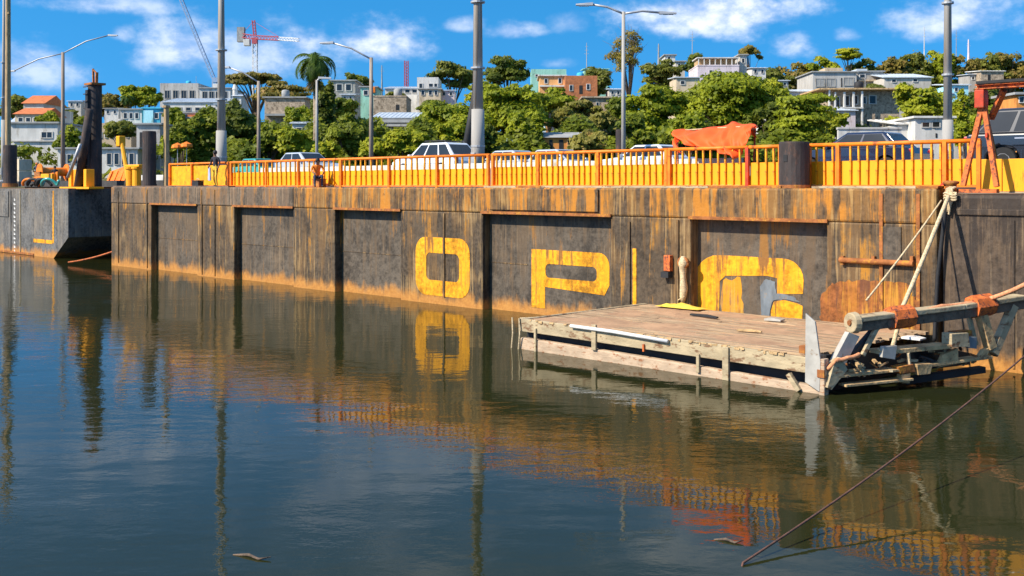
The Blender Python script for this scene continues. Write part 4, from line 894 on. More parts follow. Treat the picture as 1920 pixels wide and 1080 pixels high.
T('dark green tree on the skyline right of the central mast', 952, 106, 168, 90, 215, 'lf_dark', n=2600, size=.5, group=HILL)
T('grey-olive feathery tree above the orange hut', 1062, 202, 282, 78, 122, 'lf_olive', 'umbrella', n=3400, group=NEAR)
T('grey-olive spreading tree left of the slim white lamp', 1128, 206, 290, 84, 118, 'lf_olive', 'umbrella', n=3600, group=NEAR)
T('olive bush between the orange hut and the small black pile', 1105, 240, 300, 70, 108, 'lf_olive', n=1800, group=NEAR, name='bush', cat='bush')
T('sparse bare-looking tree high on the skyline behind the slim white lamp', 1180, 52, 150, 84, 175, 'lf_brown', 'sparse', n=1300, size=.26, nclump=26, trunk=.3, group=HILL)
T('bright green tree right of the slim white lamp', 1228, 146, 282, 112, 122, 'lf_bright', n=5200, nclump=36, group=NEAR)
T('green skyline tree left of the pale pink house', 1238, 112, 168, 72, 190, 'lf_far', n=2200, size=.45, group=HILL)
T('olive green tree on the slope above the brick house', 1122, 124, 190, 62, 185, 'lf_far', n=2000, size=.45, group=HILL)
T('biggest bright green tree behind the orange tarpaulin', 1372, 128, 268, 170, 122, 'lf_bright', n=7600, nclump=52, group=NEAR)
T('dark green tree right of the tarpaulin', 1440, 190, 290, 80, 116, 'lf_dark', n=2600, group=NEAR)
T('low green shrubbery tree behind the tarpaulin', 1300, 222, 300, 90, 110, 'lf_mid', n=3000, group=NEAR)
T('layered fresh green tree before the columned stone house', 1500, 172, 276, 130, 112, 'lf_bright', 'flat', n=4600, nclump=46, size=.33, group=NEAR)
T('yellow-green tree left of the right-hand mast', 1728, 148, 235, 92, 124, 'lf_yellow', n=4200, group=NEAR)
T('small green tree beside the white wall below the stone house', 1672, 214, 262, 50, 112, 'lf_yellow', n=1500, group=NEAR, name='bush', cat='bush')
T('slender yellow-green tree right of the right-hand mast', 1800, 166, 250, 34, 118, 'lf_yellow', n=1600, nclump=16, group=NEAR)
T('dark blue-green tree behind the trestle', 1842, 150, 255, 70, 122, 'lf_dark', n=3200, group=NEAR)
T('bright leafy bush below the trestle beam', 1862, 196, 268, 84, 100, 'lf_bright', n=2800, group=NEAR, name='bush', cat='bush')
T('green bush beside the trestle legs', 1812, 226, 275, 56, 100, 'lf_bright', n=1800, group=NEAR, name='bush', cat='bush')
T('brown-green tree on the roof line of the pale pink house', 1405, 84, 124, 50, 205, 'lf_brown', 'umbrella', n=1100, size=.4, group=HILL)
T('dark skyline tree touching the left end of the pale pink house', 1306, 98, 150, 50, 195, 'lf_dark', n=1700, size=.42, group=HILL)
T('tall umbrella tree sticking up from the skyline above the grey house', 1590, 90, 112, 52, 260, 'lf_yellow', 'flat', n=1300, size=.5, group=HILL)
HT = [(1448, 122, 175, 80, 'lf_far', 'left of the grey house'), (1500, 112, 170, 76, 'lf_brown', 'behind the left end of the grey house'), (1545, 104, 150, 70, 'lf_yellow', 'under the umbrella tree'), (1622, 106, 150, 80, 'lf_far', 'just right of the umbrella tree'), (1672, 108, 150, 70, 'lf_brown', 'behind the white tin roof'),
      (1722, 96, 160, 80, 'lf_far', 'left of the right-hand mast'), (1760, 90, 160, 70, 'lf_yellow', 'touching the right-hand mast'), (1812, 100, 160, 70, 'lf_brown', 'just right of the right-hand mast'), (1862, 96, 150, 76, 'lf_far', 'above the hillside hut'), (1892, 88, 150, 80, 'lf_brown', 'rounded above the trestle beam'), (1935, 104, 160, 80, 'lf_far', 'cut by the right edge')]
for (px, yt_, yb_, w_, mt, wh) in HT: T('hill crest tree ' + wh, px, yt_, yb_ + 25, w_, 262, mt, n=2300, size=.6, group=HILL)
LT = [(30, 176, 235, 60, 'lf_far', 'at the left edge beside the timber post'), (58, 196, 240, 50, 'lf_mid', 'left of the orange-roofed house'), (120, 196, 250, 60, 'lf_far', 'right of the orange-roofed house'), (205, 176, 225, 60, 'lf_brown', 'behind the tallest pile'), (246, 158, 208, 40, 'lf_bright', 'with a palm-like tuft left of the white hillside blocks'), (280, 160, 205, 44, 'lf_bright', 'close beside the white hillside blocks')]
for (px, yt_, yb_, w_, mt, wh) in LT: T('distant green tree ' + wh, px, yt_, yb_, w_, 215, mt, n=1800, size=.5, group=HILL)
T('thin green bank tree with bare stems right of the tan timber post', 340, 222, 305, 52, 112, 'lf_mid', 'umbrella', n=1500, group=NEAR)
T('grey-green bank bush left of the thick tallest pile', 128, 232, 300, 46, 125, 'lf_bright', n=1500, group=NEAR, name='bush', cat='bush')
T('small bush behind the tan timber post', 322, 250, 305, 40, 108, 'lf_bright', n=1000, group=NEAR, name='bush', cat='bush')
T('blue-green low tree behind the central mast base', 905, 226, 292, 46, 110, 'lf_dark', n=1500, group=NEAR, name='bush', cat='bush')
T('dark small tree behind the stone ruin', 668, 134, 178, 56, 200, 'lf_dark', n=1700, size=.45, group=HILL)

MID = [(1030, 166, 216, 90, 150, 'lf_bright', 'below the orange house'), (1088, 184, 232, 70, 140, 'lf_olive', 'below the red brick house'), (1166, 176, 240, 56, 138, 'lf_mid', 'behind the foot of the slim white lamp'), (1282, 168, 225, 70, 140, 'lf_bright', 'filling the gap left of the biggest tree'), (1330, 150, 190, 60, 160, 'lf_far', 'below the pale pink house'),
       (1440, 150, 205, 70, 150, 'lf_yellow', 'right of the biggest tree crown'), (1640, 158, 175, 40, 170, 'lf_far', 'between stone house and grey annexe'), (905, 150, 200, 60, 165, 'lf_yellow', 'just behind the central mast'), (815, 186, 232, 60, 150, 'lf_mid', 'below the beige arched house'), (742, 172, 190, 36, 175, 'lf_far', 'behind the stone ruin roof'),
       (640, 176, 230, 60, 140, 'lf_mid', 'below the grey flat-roofed house'), (560, 196, 246, 50, 135, 'lf_bright', 'right of the ruined stone house'), (402, 204, 262, 50, 140, 'lf_mid', 'hidden behind the first tall mast'), (330, 200, 250, 44, 150, 'lf_bright', 'below the long white shed'), (160, 220, 262, 36, 140, 'lf_mid', 'left of the tallest pile'), (92, 210, 240, 40, 150, 'lf_yellow', 'between the orange roofs and the white warehouse'), (225, 224, 262, 50, 140, 'lf_far', 'in front of the beige windowed block'), (1700, 160, 205, 60, 150, 'lf_far', 'behind the yellow-green tree near the right-hand mast'), (1770, 186, 228, 50, 130, 'lf_bright', 'beside the right-hand mast'), (990, 196, 285, 70, 112, 'lf_bright', 'left of the blue tin shack'), (1190, 212, 292, 70, 108, 'lf_mid', 'right of the small black pile'), (1290, 206, 292, 80, 108, 'lf_bright', 'just left of the tarpaulin'), (1560, 206, 262, 50, 120, 'lf_yellow', 'left of the boundary wall'), (700, 258, 302, 60, 106, 'lf_yellow', 'at the foot of the brown street lamp'), (860, 214, 292, 70, 110, 'lf_yellow', 'under the loose green tree')]
for (px, yt_, yb_, w_, Z_, mt, wh) in MID: T(('leafy tree ' if yb_ < 260 else 'full leafy bush ') + wh, px, yt_, yb_, w_, Z_, mt, n=2400, size=.34 if Z_ < 130 else .42, group=NEAR, name='tree' if yb_ < 260 else 'bush', cat='tree' if yb_ < 260 else 'bush')

# palm
def palm(label, px, ytop, Z, wpx, ybase):
    X = at(px, Z); g_ = gh(X, Z); r = root('palm_tree', label, 'palm tree', (X, Z, g_)); cz = hz(ytop + 24, Z) - g_; L_ = wpx * Z / F / 2 * 1.3
    MB().path([(0, 0, -.5), (.15, 0, cz * .5), (0, 0, cz)], [.34, .27, .22], 10).build('trunk', M['palmbark'], r, smooth=True)
    def frond(a, el0, ln, mt, nm):
        mb = MB(); pts = []; p_ = Vector((0, 0, cz)); e = el0; seg = 9
        for i in range(seg + 1):
            pts.append(p_.copy()); p_ = p_ + Vector((math.cos(a) * math.cos(e), math.sin(a) * math.cos(e), math.sin(e))) * ln / seg; e -= .275 if nm == 'frond' else .12
        mb.path(pts, list(np.linspace(.06, .015, seg + 1)), 5); sd = Vector((-math.sin(a), math.cos(a), 0))
        for i in range(1, seg * 4):
            u = i / (seg * 4); q = pts[int(u * seg)].lerp(pts[min(int(u * seg) + 1, seg)], u * seg - int(u * seg)); l_ = ln * .26 * math.sin(math.pi * min(1, .15 + u * .85)) + .12
            t_ = (pts[min(int(u * seg) + 1, seg)] - pts[int(u * seg)]).normalized() if int(u * seg) < seg else Vector((0, 0, -1))
            for sg in (-1, 1):
                tip = q + sd * sg * l_ * .85 + t_ * l_ * .5 + Vector((0, 0, -l_ * random.uniform(.25, .6))); wv = t_ * .07
                mb.add([q - wv, q + wv, tip], [(0, 1, 2)])
        mb.build(nm, M[mt], r)
    for i in range(17): frond(i * 2.4 + random.uniform(-.2, .2), random.uniform(-.15, 1.25), L_ * random.uniform(1.0, 1.3), 'lf_palm', 'frond')
    for i in range(9): frond(i * .7, random.uniform(-1.5, -1.1), L_ * 1.25, 'lf_dead', 'dead_frond')
palm('tall palm with hanging dead fronds on the far bank', 590, 88, 112, 80, 290)
palm('small distant palm left of the white hillside blocks', 238, 160, 200, 26, 230)

# scrub that clothes the slope: nobody could count it
N_ = 42000; sx = rng.uniform(-210, 230, N_); sy = rng.uniform(96, 330, N_)
dens = np.sin(sx * .11 + 1) * np.cos(sy * .09) + .6 * np.sin(sx * .31 + sy * .23) + rng.normal(0, .35, N_)
keep = (dens > -.1) & (sy > np.clip(106 - .09 * sx, 86, 118) + 3); sx, sy = sx[keep], sy[keep]
hh_ = rng.uniform(.1, 1.0, len(sx)) ** 1.5 * (1.6 + .9 * np.sin(sx * .4) * np.sin(sy * .35))
sc_o = leaf_mesh('scrub', np.stack([sx, sy, H(sx, sy) + np.abs(hh_)], 1), np.tile([0, -.3, .6], (len(sx), 1)), .75, M['lf_far'], None)
tag(sc_o, 'scrubby green undergrowth covering the hillside between the houses', 'undergrowth', kind='stuff')

N_ = 80000; sx = rng.uniform(-36, 33, N_); sy = np.clip(106 - .09 * sx, 86, 118) + rng.uniform(2, 15, N_)
top_ = 3.9 + 2.2 * np.sin(sx * .55 + 1) * np.cos(sy * .4 + sx * .1) + 1.0 * np.sin(sx * 1.3 + sy * .9)
keep = top_ > .4; sx, sy, top_ = sx[keep], sy[keep], top_[keep]
bs_ = leaf_mesh('bank_shrubs', np.stack([sx, sy, H(sx, sy) + top_ * rng.uniform(.15, 1, len(sx)) ** .5], 1), np.tile([0, -.4, .5], (len(sx), 1)), .34, M['lf_mid'], None)
tag(bs_, 'dense green shrubbery filling the foot of the far bank', 'shrubbery', kind='stuff')

# ------------------------------------------------------------------ buildings
YARD = []
def house(label, px0, px1, ytop, Z, dep=8, wall='w_white', roof='flat', rmat=None, wins=(), doors=(), name='house', cat='house', rot=0, frame='w_white', rh=1.4, over=.3, cols=(), bands=(), tanks=(), glass='glass', ybase=None):
    cxp = (px0 + px1) / 2; X = at(cxp, Z); g_ = gh(X, Z + 2)
    if ybase: g_ = max(g_, hz(ybase, Z))
    wd = (px1 - px0) * Z / F; hh = max(hz(ytop, Z) - g_, 2.2); r = root(name, label, cat, (X, Z, g_), R(rot)); r['group'] = 'buildings of the far bank'
    x0, x1 = -wd / 2, wd / 2; rm = M[rmat] if rmat else M['roofgrey']
    lx = lambda px: (px - cxp) * Z / F
    lz = lambda y: hz(y, Z) - g_
    wl = MB().box(x0, x1, 0, dep, -6, hh).build('wall', M[wall], r)
    if Z > 125 and dep > 2:
        for i in range(int(wd / 1.3) + 2): YARD.append((np.array([X + random.uniform(x0 - .8, x1 + .8), Z - random.uniform(1.2, 4), g_ + hh * random.uniform(-.1, .5)]), np.array([random.uniform(.9, 1.8), random.uniform(.8, 1.2), random.uniform(.6, 1.3)])))
    if roof == 'flat':
        MB().box(x0 - over, x1 + over, -over, dep + over, hh + .002, hh + .22).build('roof', rm, r, bevel=.03)
    elif roof == 'parapet':
        o_ = MB().box(x0 + .2, x1 - .2, .2, dep - .2, hh + .002, hh + .05).build('roof', rm, r)
        pb_ = MB()
        pb_.box(x0, x1, 0, .18, hh + .001, hh + .7); pb_.box(x0, x1, dep - .18, dep, hh + .001, hh + .7); pb_.box(x0, x0 + .18, .181, dep - .181, hh + .001, hh + .7); pb_.box(x1 - .18, x1, .181, dep - .181, hh + .001, hh + .7)
        pb_.build('parapet', M[wall], r)
    elif roof == 'gable':
        MB().add([(x0 - over, -over, hh), (x1 + over, -over, hh), (x1 + over, dep + over, hh), (x0 - over, dep + over, hh), (x0 - over, dep / 2, hh + rh), (x1 + over, dep / 2, hh + rh)], [(0, 1, 5, 4), (3, 4, 5, 2), (0, 4, 3), (1, 2, 5), (0, 3, 2, 1)]).build('roof', rm, r)
    elif roof == 'shed':
        ro_ = MB(); nr = max(4, int(wd / .5))
        ro_.hexa([(x0 - over, -over, hh), (x1 + over, -over, hh), (x1 + over, dep + over, hh + rh), (x0 - over, dep + over, hh + rh), (x0 - over, -over, hh + .12), (x1 + over, -over, hh + .12), (x1 + over, dep + over, hh + rh + .12), (x0 - over, dep + over, hh + rh + .12)])
        for i in range(nr): q = x0 - over + (wd + 2 * over) * (i + .5) / nr; ro_.bar((q, -over, hh + .13), (q, dep + over, hh + rh + .13), .09, .06)
        ro_.build('roof', rm, r)
    for (a, b_, c, d) in wins:
        u0, u1, z0, z1 = lx(a), lx(c), lz(d), lz(b_); f_ = MB(); t_ = min(.09, (u1 - u0) * .14)
        f_.box(u0 - t_, u0 + t_ * .4, -.07, .02, z0 - t_, z1 + t_); f_.box(u1 - t_ * .4, u1 + t_, -.07, .02, z0 - t_, z1 + t_); f_.box(u0 + t_ * .41, u1 - t_ * .41, -.07, .02, z1, z1 + t_); f_.box(u0 + t_ * .41, u1 - t_ * .41, -.12, .02, z0 - t_, z0)
        if u1 - u0 > 1: f_.box((u0 + u1) / 2 - .04, (u0 + u1) / 2 + .04, -.06, .015, z0 + .001, z1 - .001)
        wn = f_.build('window', M[frame], r); MB().box(u0 + t_ * .42, u1 - t_ * .42, -.02, .01, z0 + .001, z1 - .001).build('pane', M[glass], wn)
    for (a, b_, c, d) in doors:
        MB().box(lx(a), lx(c), -.04, .02, lz(d), lz(b_)).build('door', M['black'] if frame != 'w_orangewall' else M['w_bluewall'], r)
    for (a, b_, d, w_) in cols: MB().box(lx(a) - w_ / 2, lx(a) + w_ / 2, -1.3, -1.3 + w_, lz(d), lz(b_)).build('column', M[frame], r, bevel=.03)
    for (a, b_, c, d, dp, mt) in bands: MB().box(lx(a), lx(c), -dp, -.003, lz(d), lz(b_)).build('ledge', M[mt], r)
    if Z > 140 and roof in ('flat', 'parapet') and wd > 4.5 and not tanks and dep > 2:
        tx_ = random.uniform(x0 + 1, x1 - 1); MB().lathe([(.55, 0), (.6, .03), (.6, .95), (.45, 1.15), (.16, 1.22)], 14, (tx_, 2.2, hh + .23)).build('water_tank', M[random.choice(['black', 'w_bluewall', 'roofgrey'])], r, smooth=True)
        if wd > 7: ax_ = random.uniform(x0 + .8, x1 - .8); MB().tube((ax_, 3, hh + .2), (ax_, 3, hh + 2.6), .035, n=6).build('aerial', M['galv'], r)
    for (a, b_, c, mt) in tanks:
        MB().lathe([(.1, 0), (.62, .02), (.62, 1.1), (.5, 1.3), (.15, 1.36)], 14, (lx(a), 2, hh + .2)).build('water_tank', M[mt], r, smooth=True) if c == 'tank' else MB().box(lx(a), lx(c), 1.0, 4.5, hh + .225, lz(b_)).build('roof_room', M[mt], r, bevel=.03)
    return r
def grid(x0, x1, n, y0, y1, f=.6):
    w_ = (x1 - x0) / n; return [(x0 + w_ * (i + (1 - f) / 2), y0, x0 + w_ * (i + (1 + f) / 2), y1) for i in range(n)]
# left side, far
house('grey-white apartment block with a big upper storey on the hill', 300, 372, 162, 235, 12, 'w_lightgrey', 'parapet', wins=grid(306, 368, 4, 170, 184) + grid(306, 368, 4, 188, 196), frame='w_grey', name='apartment_block', cat='building')
house('white flat-roofed block with dark windows beside the grey-white apartment block', 374, 432, 166, 230, 12, 'w_white', 'flat', wins=grid(378, 428, 4, 172, 184, .7), bands=[(374, 186, 430, 190, .5, 'w_grey')], frame='w_grey', name='apartment_block', cat='building', tanks=[(396, 156, 410, 'w_white')])
house('long white shed with ribbed wall below the apartment block', 305, 418, 192, 205, 9, 'w_white', 'shed', 'tin', wins=grid(310, 414, 6, 202, 207, .5), frame='w_grey', name='shed', cat='shed')
house('narrow white chapel with a little spire behind the green trees', 436, 452, 180, 205, 6, 'w_white', 'gable', 'tin', wins=[(442, 184, 446, 196)], name='chapel', cat='building', rh=.6)
ch_ = root('spire', 'small white spire on the narrow chapel', 'spire', (at(441, 206.5), 206.5, hz(180, 205) + .1)); MB().lathe([(.55, -1), (.5, 1.2), (.62, 1.25), (.05, 3.2)], 8).build('spire_body', M['w_white'], ch_)
house('bright blue and cyan house between the round trees', 268, 300, 204, 180, 8, 'w_bluewall', 'flat', wins=[(290, 212, 297, 222)], bands=[(270, 207, 288, 236, .25, 'w_cyan')], rmat='w_bluewall')
house('white house with turquoise band left of the blue house', 226, 266, 206, 182, 8, 'w_white', 'flat', wins=grid(230, 262, 3, 212, 222), bands=[(228, 232, 266, 240, .3, 'w_cyan')])
house('low white house row with brown tile awning under the shed', 302, 372, 212, 172, 7, 'w_offwhite', 'shed', 'roofgrey', wins=grid(306, 340, 3, 218, 226, .6), doors=[(346, 216, 352, 228)], bands=[(356, 216, 372, 220, 1.2, 'tile')], rh=.6)
house('pinkish stepped house among the bushes right of the tan post', 352, 376, 222, 150, 7, 'w_beige', 'flat', wins=[(357, 230, 362, 238), (366, 230, 372, 238)])
house('orange-roofed house on the left slope', 44, 82, 194, 170, 8, 'w_offwhite', 'gable', 'tile', wins=grid(48, 78, 3, 203, 212), rh=1.6)
house('second house with rusty orange roof below the first orange-roofed one', 28, 78, 214, 158, 8, 'w_sand', 'gable', 'tile', wins=grid(32, 74, 3, 221, 228), rh=1.2)
house('white warehouse with blank wall behind the thick left-edge pile', 20, 108, 232, 128, 10, 'w_white', 'flat', bands=[(24, 264, 106, 266, .2, 'w_grey')], wins=[(78, 248, 98, 258)], name='warehouse', cat='building')
house('beige block with many windows behind the tallest pile', 180, 246, 240, 150, 9, 'w_beige', 'parapet', wins=grid(184, 244, 6, 248, 258, .5), name='apartment_block', cat='building')
house('long white quay building with dark window openings at the pontoon gap', 108, 258, 280, 122, 8, 'w_white', 'flat', wins=grid(112, 160, 4, 290, 306, .6) + grid(198, 254, 4, 288, 308, .6), name='quay_building', cat='building', frame='w_lightgrey')
house('grey concrete frame kiosk behind the lone black pile', 256, 300, 234, 126, 7, 'w_lightgrey', 'flat', doors=[(262, 248, 292, 300)], name='kiosk', cat='building')
house('house with grey roof far left beyond the timber post', 18, 40, 232, 175, 6, 'w_lightgrey', 'gable', 'tin', wins=[(24, 238, 30, 244)])
# centre
house('ruined brown stone wall house left of the palm', 496, 572, 184, 158, 8, 'stone', 'flat', doors=[(548, 216, 566, 228)], bands=[(500, 214, 572, 218, 1.2, 'roofgrey')])
house('small white house half hidden behind the yellow-green bush', 548, 590, 232, 132, 6, 'w_white', 'shed', 'tin', wins=[(556, 240, 566, 250)], rh=.8)
house('grey house with a flat roof behind the white pin-thin pole', 620, 666, 152, 188, 8, 'w_grey', 'flat', wins=grid(628, 662, 2, 158, 170))
house('green-roofed house with an orange awning left of the stone ruin', 676, 706, 164, 180, 7, 'w_mint', 'flat', bands=[(697, 164, 704, 174, .6, 'orange')], wins=[(682, 170, 690, 178)])
house('pale rubble stone ruin right of the brown street lamp', 700, 762, 182, 152, 7, 'stone', 'flat', rmat='stone', over=.05, doors=[(742, 196, 748, 206)])
house('long low house with grey tin roof above the white off-roader', 700, 792, 222, 134, 8, 'w_offwhite', 'shed', 'tin', wins=[(712, 240, 720, 256), (726, 240, 734, 256), (740, 240, 748, 256)], bands=[(702, 224, 790, 230, .5, 'roofgrey'), (702, 234, 788, 238, 1.4, 'w_lightgrey')], rh=1.2)
house('pale blue-white terrace house with sloping roof on the centre hill', 722, 786, 166, 200, 10, 'w_white', 'shed', 'tin', wins=grid(744, 784, 3, 168, 174, .7), rh=1.2)
house('white cubic house with black openings on the centre hill', 782, 822, 152, 196, 9, 'w_white', 'parapet', wins=[(786, 157, 792, 165), (804, 157, 812, 163), (814, 157, 820, 163)], tanks=[(788, 145, 812, 'w_offwhite')])
house('beige house with arched dark windows below the white cubic house', 786, 826, 168, 186, 7, 'w_sand', 'flat', wins=[(790, 170, 796, 178), (804, 170, 810, 178), (815, 170, 820, 178)])
house('orange house with white roof edge on the hill left of the brick house', 1012, 1060, 143, 175, 8, 'w_peach', 'flat', rmat='w_white', wins=[(1021, 148, 1027, 156), (1047, 147, 1053, 156)], bands=[(1012, 160, 1058, 163, .5, 'w_white')])
house('mint green terrace with white parapet behind the orange house', 996, 1062, 137, 190, 8, 'w_mint', 'parapet', wins=[(1004, 140, 1010, 143)], tanks=[(1038, 134, 1058, 'w_white')])
house('red brick house on the hill right of the orange house', 1060, 1120, 150, 172, 8, 'brick', 'parapet', wins=[(1068, 160, 1074, 170), (1100, 158, 1106, 168)], doors=[(1086, 160, 1092, 176)])
house('mint-roofed shack behind the brick house', 1096, 1140, 130, 200, 7, 'w_mint', 'shed', 'w_mint', wins=[(1106, 136, 1112, 142)], rh=.5)
house('round-fronted rubble stone house left of the slim white lamp', 1094, 1142, 184, 140, 7, 'stone', 'flat', rmat='stone', wins=[(1118, 192, 1123, 200)], doors=[(1100, 196, 1106, 208)])
house('lilac-grey low house behind the feathery olive trees', 1030, 1084, 200, 150, 6, 'w_pink', 'shed', 'tin', wins=[(1040, 206, 1046, 212), (1070, 206, 1076, 212)], rh=.6)
house('shack with pale blue tin roof behind the orange railing', 955, 1020, 266, 112, 6, 'w_orangewall', 'shed', 'tinblue', rh=1.9, doors=[(966, 268, 974, 285)], name='shack', cat='shack', wins=[(1000, 268, 1008, 276)])
house('orange hut with green-grey roof beside the blue tin shack', 1018, 1100, 258, 110, 6, 'w_orangewall', 'gable', 'roofgrey', doors=[(1030, 262, 1036, 282), (1048, 262, 1056, 282)], wins=[(1064, 262, 1074, 272), (1080, 262, 1088, 272)], name='hut', cat='hut', frame='w_peach', rh=.7)
house('pale pink house with open roof terrace on the hill', 1308, 1386, 124, 178, 9, 'w_pink', 'flat', rmat='w_pink', over=.05, wins=[(1330, 132, 1336, 138)], bands=[])
tq = root('roof_terrace', 'white slatted roof terrace with slender posts on the pale pink house', 'roof terrace', (at(1347, 178), 178.3, hz(124, 178) + .222))
for i in range(8): MB().box(-3.3 + i * .93, -3.15 + i * .93, .1, .25, 0, 1.15).build('column', M['w_white'], tq)
MB().box(-3.5, 3.5, 0, 5, 1.152, 1.32).build('roof', M['w_white'], tq); MB().box(-3.2, 3.1, 1.2, 4.6, 0, 1.15).build('back_wall', M['rotwood'], tq)
house('white lift tower block at the right end of the pale pink house', 1387, 1400, 104, 180, 6, 'w_offwhite', 'flat', wins=[(1391, 110, 1396, 118)])
house('small white cube house on the skyline above the bright tree', 1247, 1266, 104, 205, 6, 'w_white', 'flat', wins=[(1252, 107, 1257, 112)])
house('cream house beside the small white cube house', 1267, 1284, 116, 200, 6, 'w_offwhite', 'flat', wins=[(1271, 120, 1276, 126)])
house('pale low house showing between the two big trees', 1268, 1312, 146, 165, 7, 'w_sand', 'shed', 'tin', wins=[(1276, 152, 1284, 158)], rh=.5)
# right
house('wide grey concrete house with shuttered front on the right hill', 1524, 1606, 136, 182, 10, 'w_lightgrey', 'flat', wins=[(1530, 148, 1546, 162), (1550, 148, 1566, 162), (1582, 146, 1600, 160)], frame='w_grey', glass='roofgrey', tanks=[(1550, 126, 1584, 'w_beige')], doors=[(1577, 146, 1579, 163)])
house('grey annexe house with rusty top attached right of the wide grey house', 1607, 1656, 135, 184, 9, 'w_grey', 'flat', wins=[(1612, 140, 1622, 146)], bands=[(1607, 150, 1656, 153, .8, 'w_beige')], tanks=[(1610, 128, 1630, 'tin')])
house('white tin-roofed house right of the grey annexe', 1658, 1746, 146, 178, 8, 'w_offwhite', 'shed', 'tin', wins=[(1672, 149, 1680, 154), (1712, 148, 1720, 153)], rh=1.4)
house('old stone house with white columned balcony behind the layered tree', 1552, 1686, 170, 142, 9, 'stone', 'flat', rmat='rotwood', over=1.6, frame='w_white', glass='glass',
      wins=[(1564, 182, 1574, 200), (1582, 180, 1592, 198), (1598, 180, 1608, 195), (1614, 182, 1624, 194), (1630, 180, 1642, 194)], doors=[(1625, 226, 1630, 236), (1649, 226, 1653, 236)],
      cols=[(1550, 170, 262, .22), (1561, 174, 262, .2), (1578, 174, 202, .28), (1595, 174, 202, .28), (1611, 172, 238, .25)], bands=[(1556, 202, 1612, 205, 1.5, 'w_white')])
house('long white house with low roofs left of the stone house', 1440, 1550, 172, 150, 8, 'w_white', 'shed', 'tin', wins=grid(1452, 1546, 5, 178, 186, .5), rh=.9)
house('pinkish low house below the long white house', 1545, 1604, 208, 134, 6, 'w_pink', 'shed', 'tin', wins=[(1566, 214, 1572, 222)], rh=.6)
house('modern white building with two dark double windows near the right-hand mast', 1716, 1786, 222, 104, 9, 'w_white', 'flat', rmat='w_white', wins=[(1729, 230, 1743, 238), (1748, 229, 1762, 238)], frame='w_lightgrey', name='modern_building', cat='building', doors=[(1754, 250, 1757, 258)])
house('low white wing left of the modern white building', 1684, 1715, 234, 106, 8, 'w_white', 'shed', 'w_white', rh=.9, wins=[(1706, 232, 1712, 238)], name='wing_building', cat='building')
house('long low white boundary wall behind the navy saloon', 1572, 1690, 243, 102, .4, 'w_white', 'flat', rmat='w_lightgrey', over=.08, name='boundary_wall', cat='wall')
house('low white boundary wall right of the right-hand mast', 1788, 1812, 242, 102, .4, 'w_white', 'flat', rmat='w_lightgrey', over=.08, name='boundary_wall', cat='wall')
house('small grey hillside hut with flat tin cap', 1818, 1836, 140, 200, 5, 'w_grey', 'shed', 'tin', wins=[(1822, 144, 1827, 149)], rh=.3, name='hut', cat='hut')
house('brown rubble hillside hut with white roof edge', 1839, 1882, 134, 198, 6, 'stone', 'shed', 'w_white', rh=.5, doors=[(1852, 140, 1857, 150)], name='hut', cat='hut')
house('yellow and brown stall at the right edge under the trestle beam', 1906, 1940, 178, 92, 4, 'w_orangewall', 'flat', wins=[(1911, 182, 1920, 192)], name='stall', cat='stall')
house('grey-blue low roofed house right of the right-hand mast', 1784, 1816, 160, 150, 6, 'w_cyan', 'shed', 'tin', rh=.6, wins=[(1790, 165, 1796, 171)])

# more small houses seen between the trees on the slopes
fill = [(86, 206, 112, 196, 'w_white', 'tin'), (128, 190, 152, 230, 'w_offwhite', 'tin'), (196, 204, 222, 210, 'w_white', 'roofgrey'), (404, 196, 430, 190, 'w_white', 'tin'), (640, 178, 664, 172, 'w_offwhite', 'tin'), (826, 170, 852, 190, 'w_pink', 'tin'), (884, 160, 908, 195, 'w_white', 'tin'), (1142, 168, 1166, 170, 'w_offwhite', 'tin'), (1410, 128, 1436, 190, 'w_white', 'tin'), (1452, 152, 1478, 175, 'w_lightgrey', 'tin'), (1760, 176, 1784, 150, 'w_offwhite', 'tin')]
where = ['right of the orange-roofed house', 'behind the upswept street lamp', 'left of the white turquoise-banded house', 'below the white flat-roofed block', 'above the broad olive bush', 'right of the beige arched house', 'behind the central mast', 'behind the slim white lamp', 'right of the lift tower block', 'above the long white house', 'just left of the right-hand mast']
for (a, y_, c, Z_, wm_, rm_), wh in zip(fill, where):
    house('small pale hillside house ' + wh, a, c, y_, Z_, 6, wm_, 'shed', rm_, wins=[(a + 4, y_ + 3, a + 9, y_ + 9), (c - 9, y_ + 3, c - 4, y_ + 9)], rh=.6)

p_, d_ = clump_points(YARD, len(YARD) * 75)
tag(leaf_mesh('yard_greenery', p_, d_, .36, M['lf_mid'], None), 'green yard bushes grown up round the hillside houses', 'undergrowth', kind='stuff')

# ------------------------------------------------------------------ crane, masts, antennas
def lattice(mb, p0, p1, w_, nseg, r_=.09):
    p0 = Vector(p0); p1 = Vector(p1); t_ = (p1 - p0).normalized(); a = t_.cross(Vector((0, 1, 0.01))).normalized() * w_ / 2; b_ = t_.cross(a).normalized() * w_ / 2
    cs = [a + b_, a - b_, -a - b_, -a + b_]
    for c in cs: mb.bar(p0 + c, p1 + c, r_ * 2)
    for i in range(nseg):
        q0 = p0.lerp(p1, i / nseg); q1 = p0.lerp(p1, (i + 1) / nseg)
        for k_ in range(4): mb.bar(q0 + cs[k_], q1 + cs[(k_ + 1) % 4], r_ * 1.4)
Zc = 420; X = at(478, Zc); g_ = gh(X, Zc); cr_ = root('tower_crane', 'red and white tower crane on the skyline', 'crane', (X, Zc, g_)); zj = hz(70, Zc) - g_
mb = MB(); lattice(mb, (0, 0, 0), (0, 0, zj), 1.7, 24, .13); mb.build('tower', M['crane_white'], cr_)
jx = at(568, Zc) - X; jz = hz(80, Zc) - g_
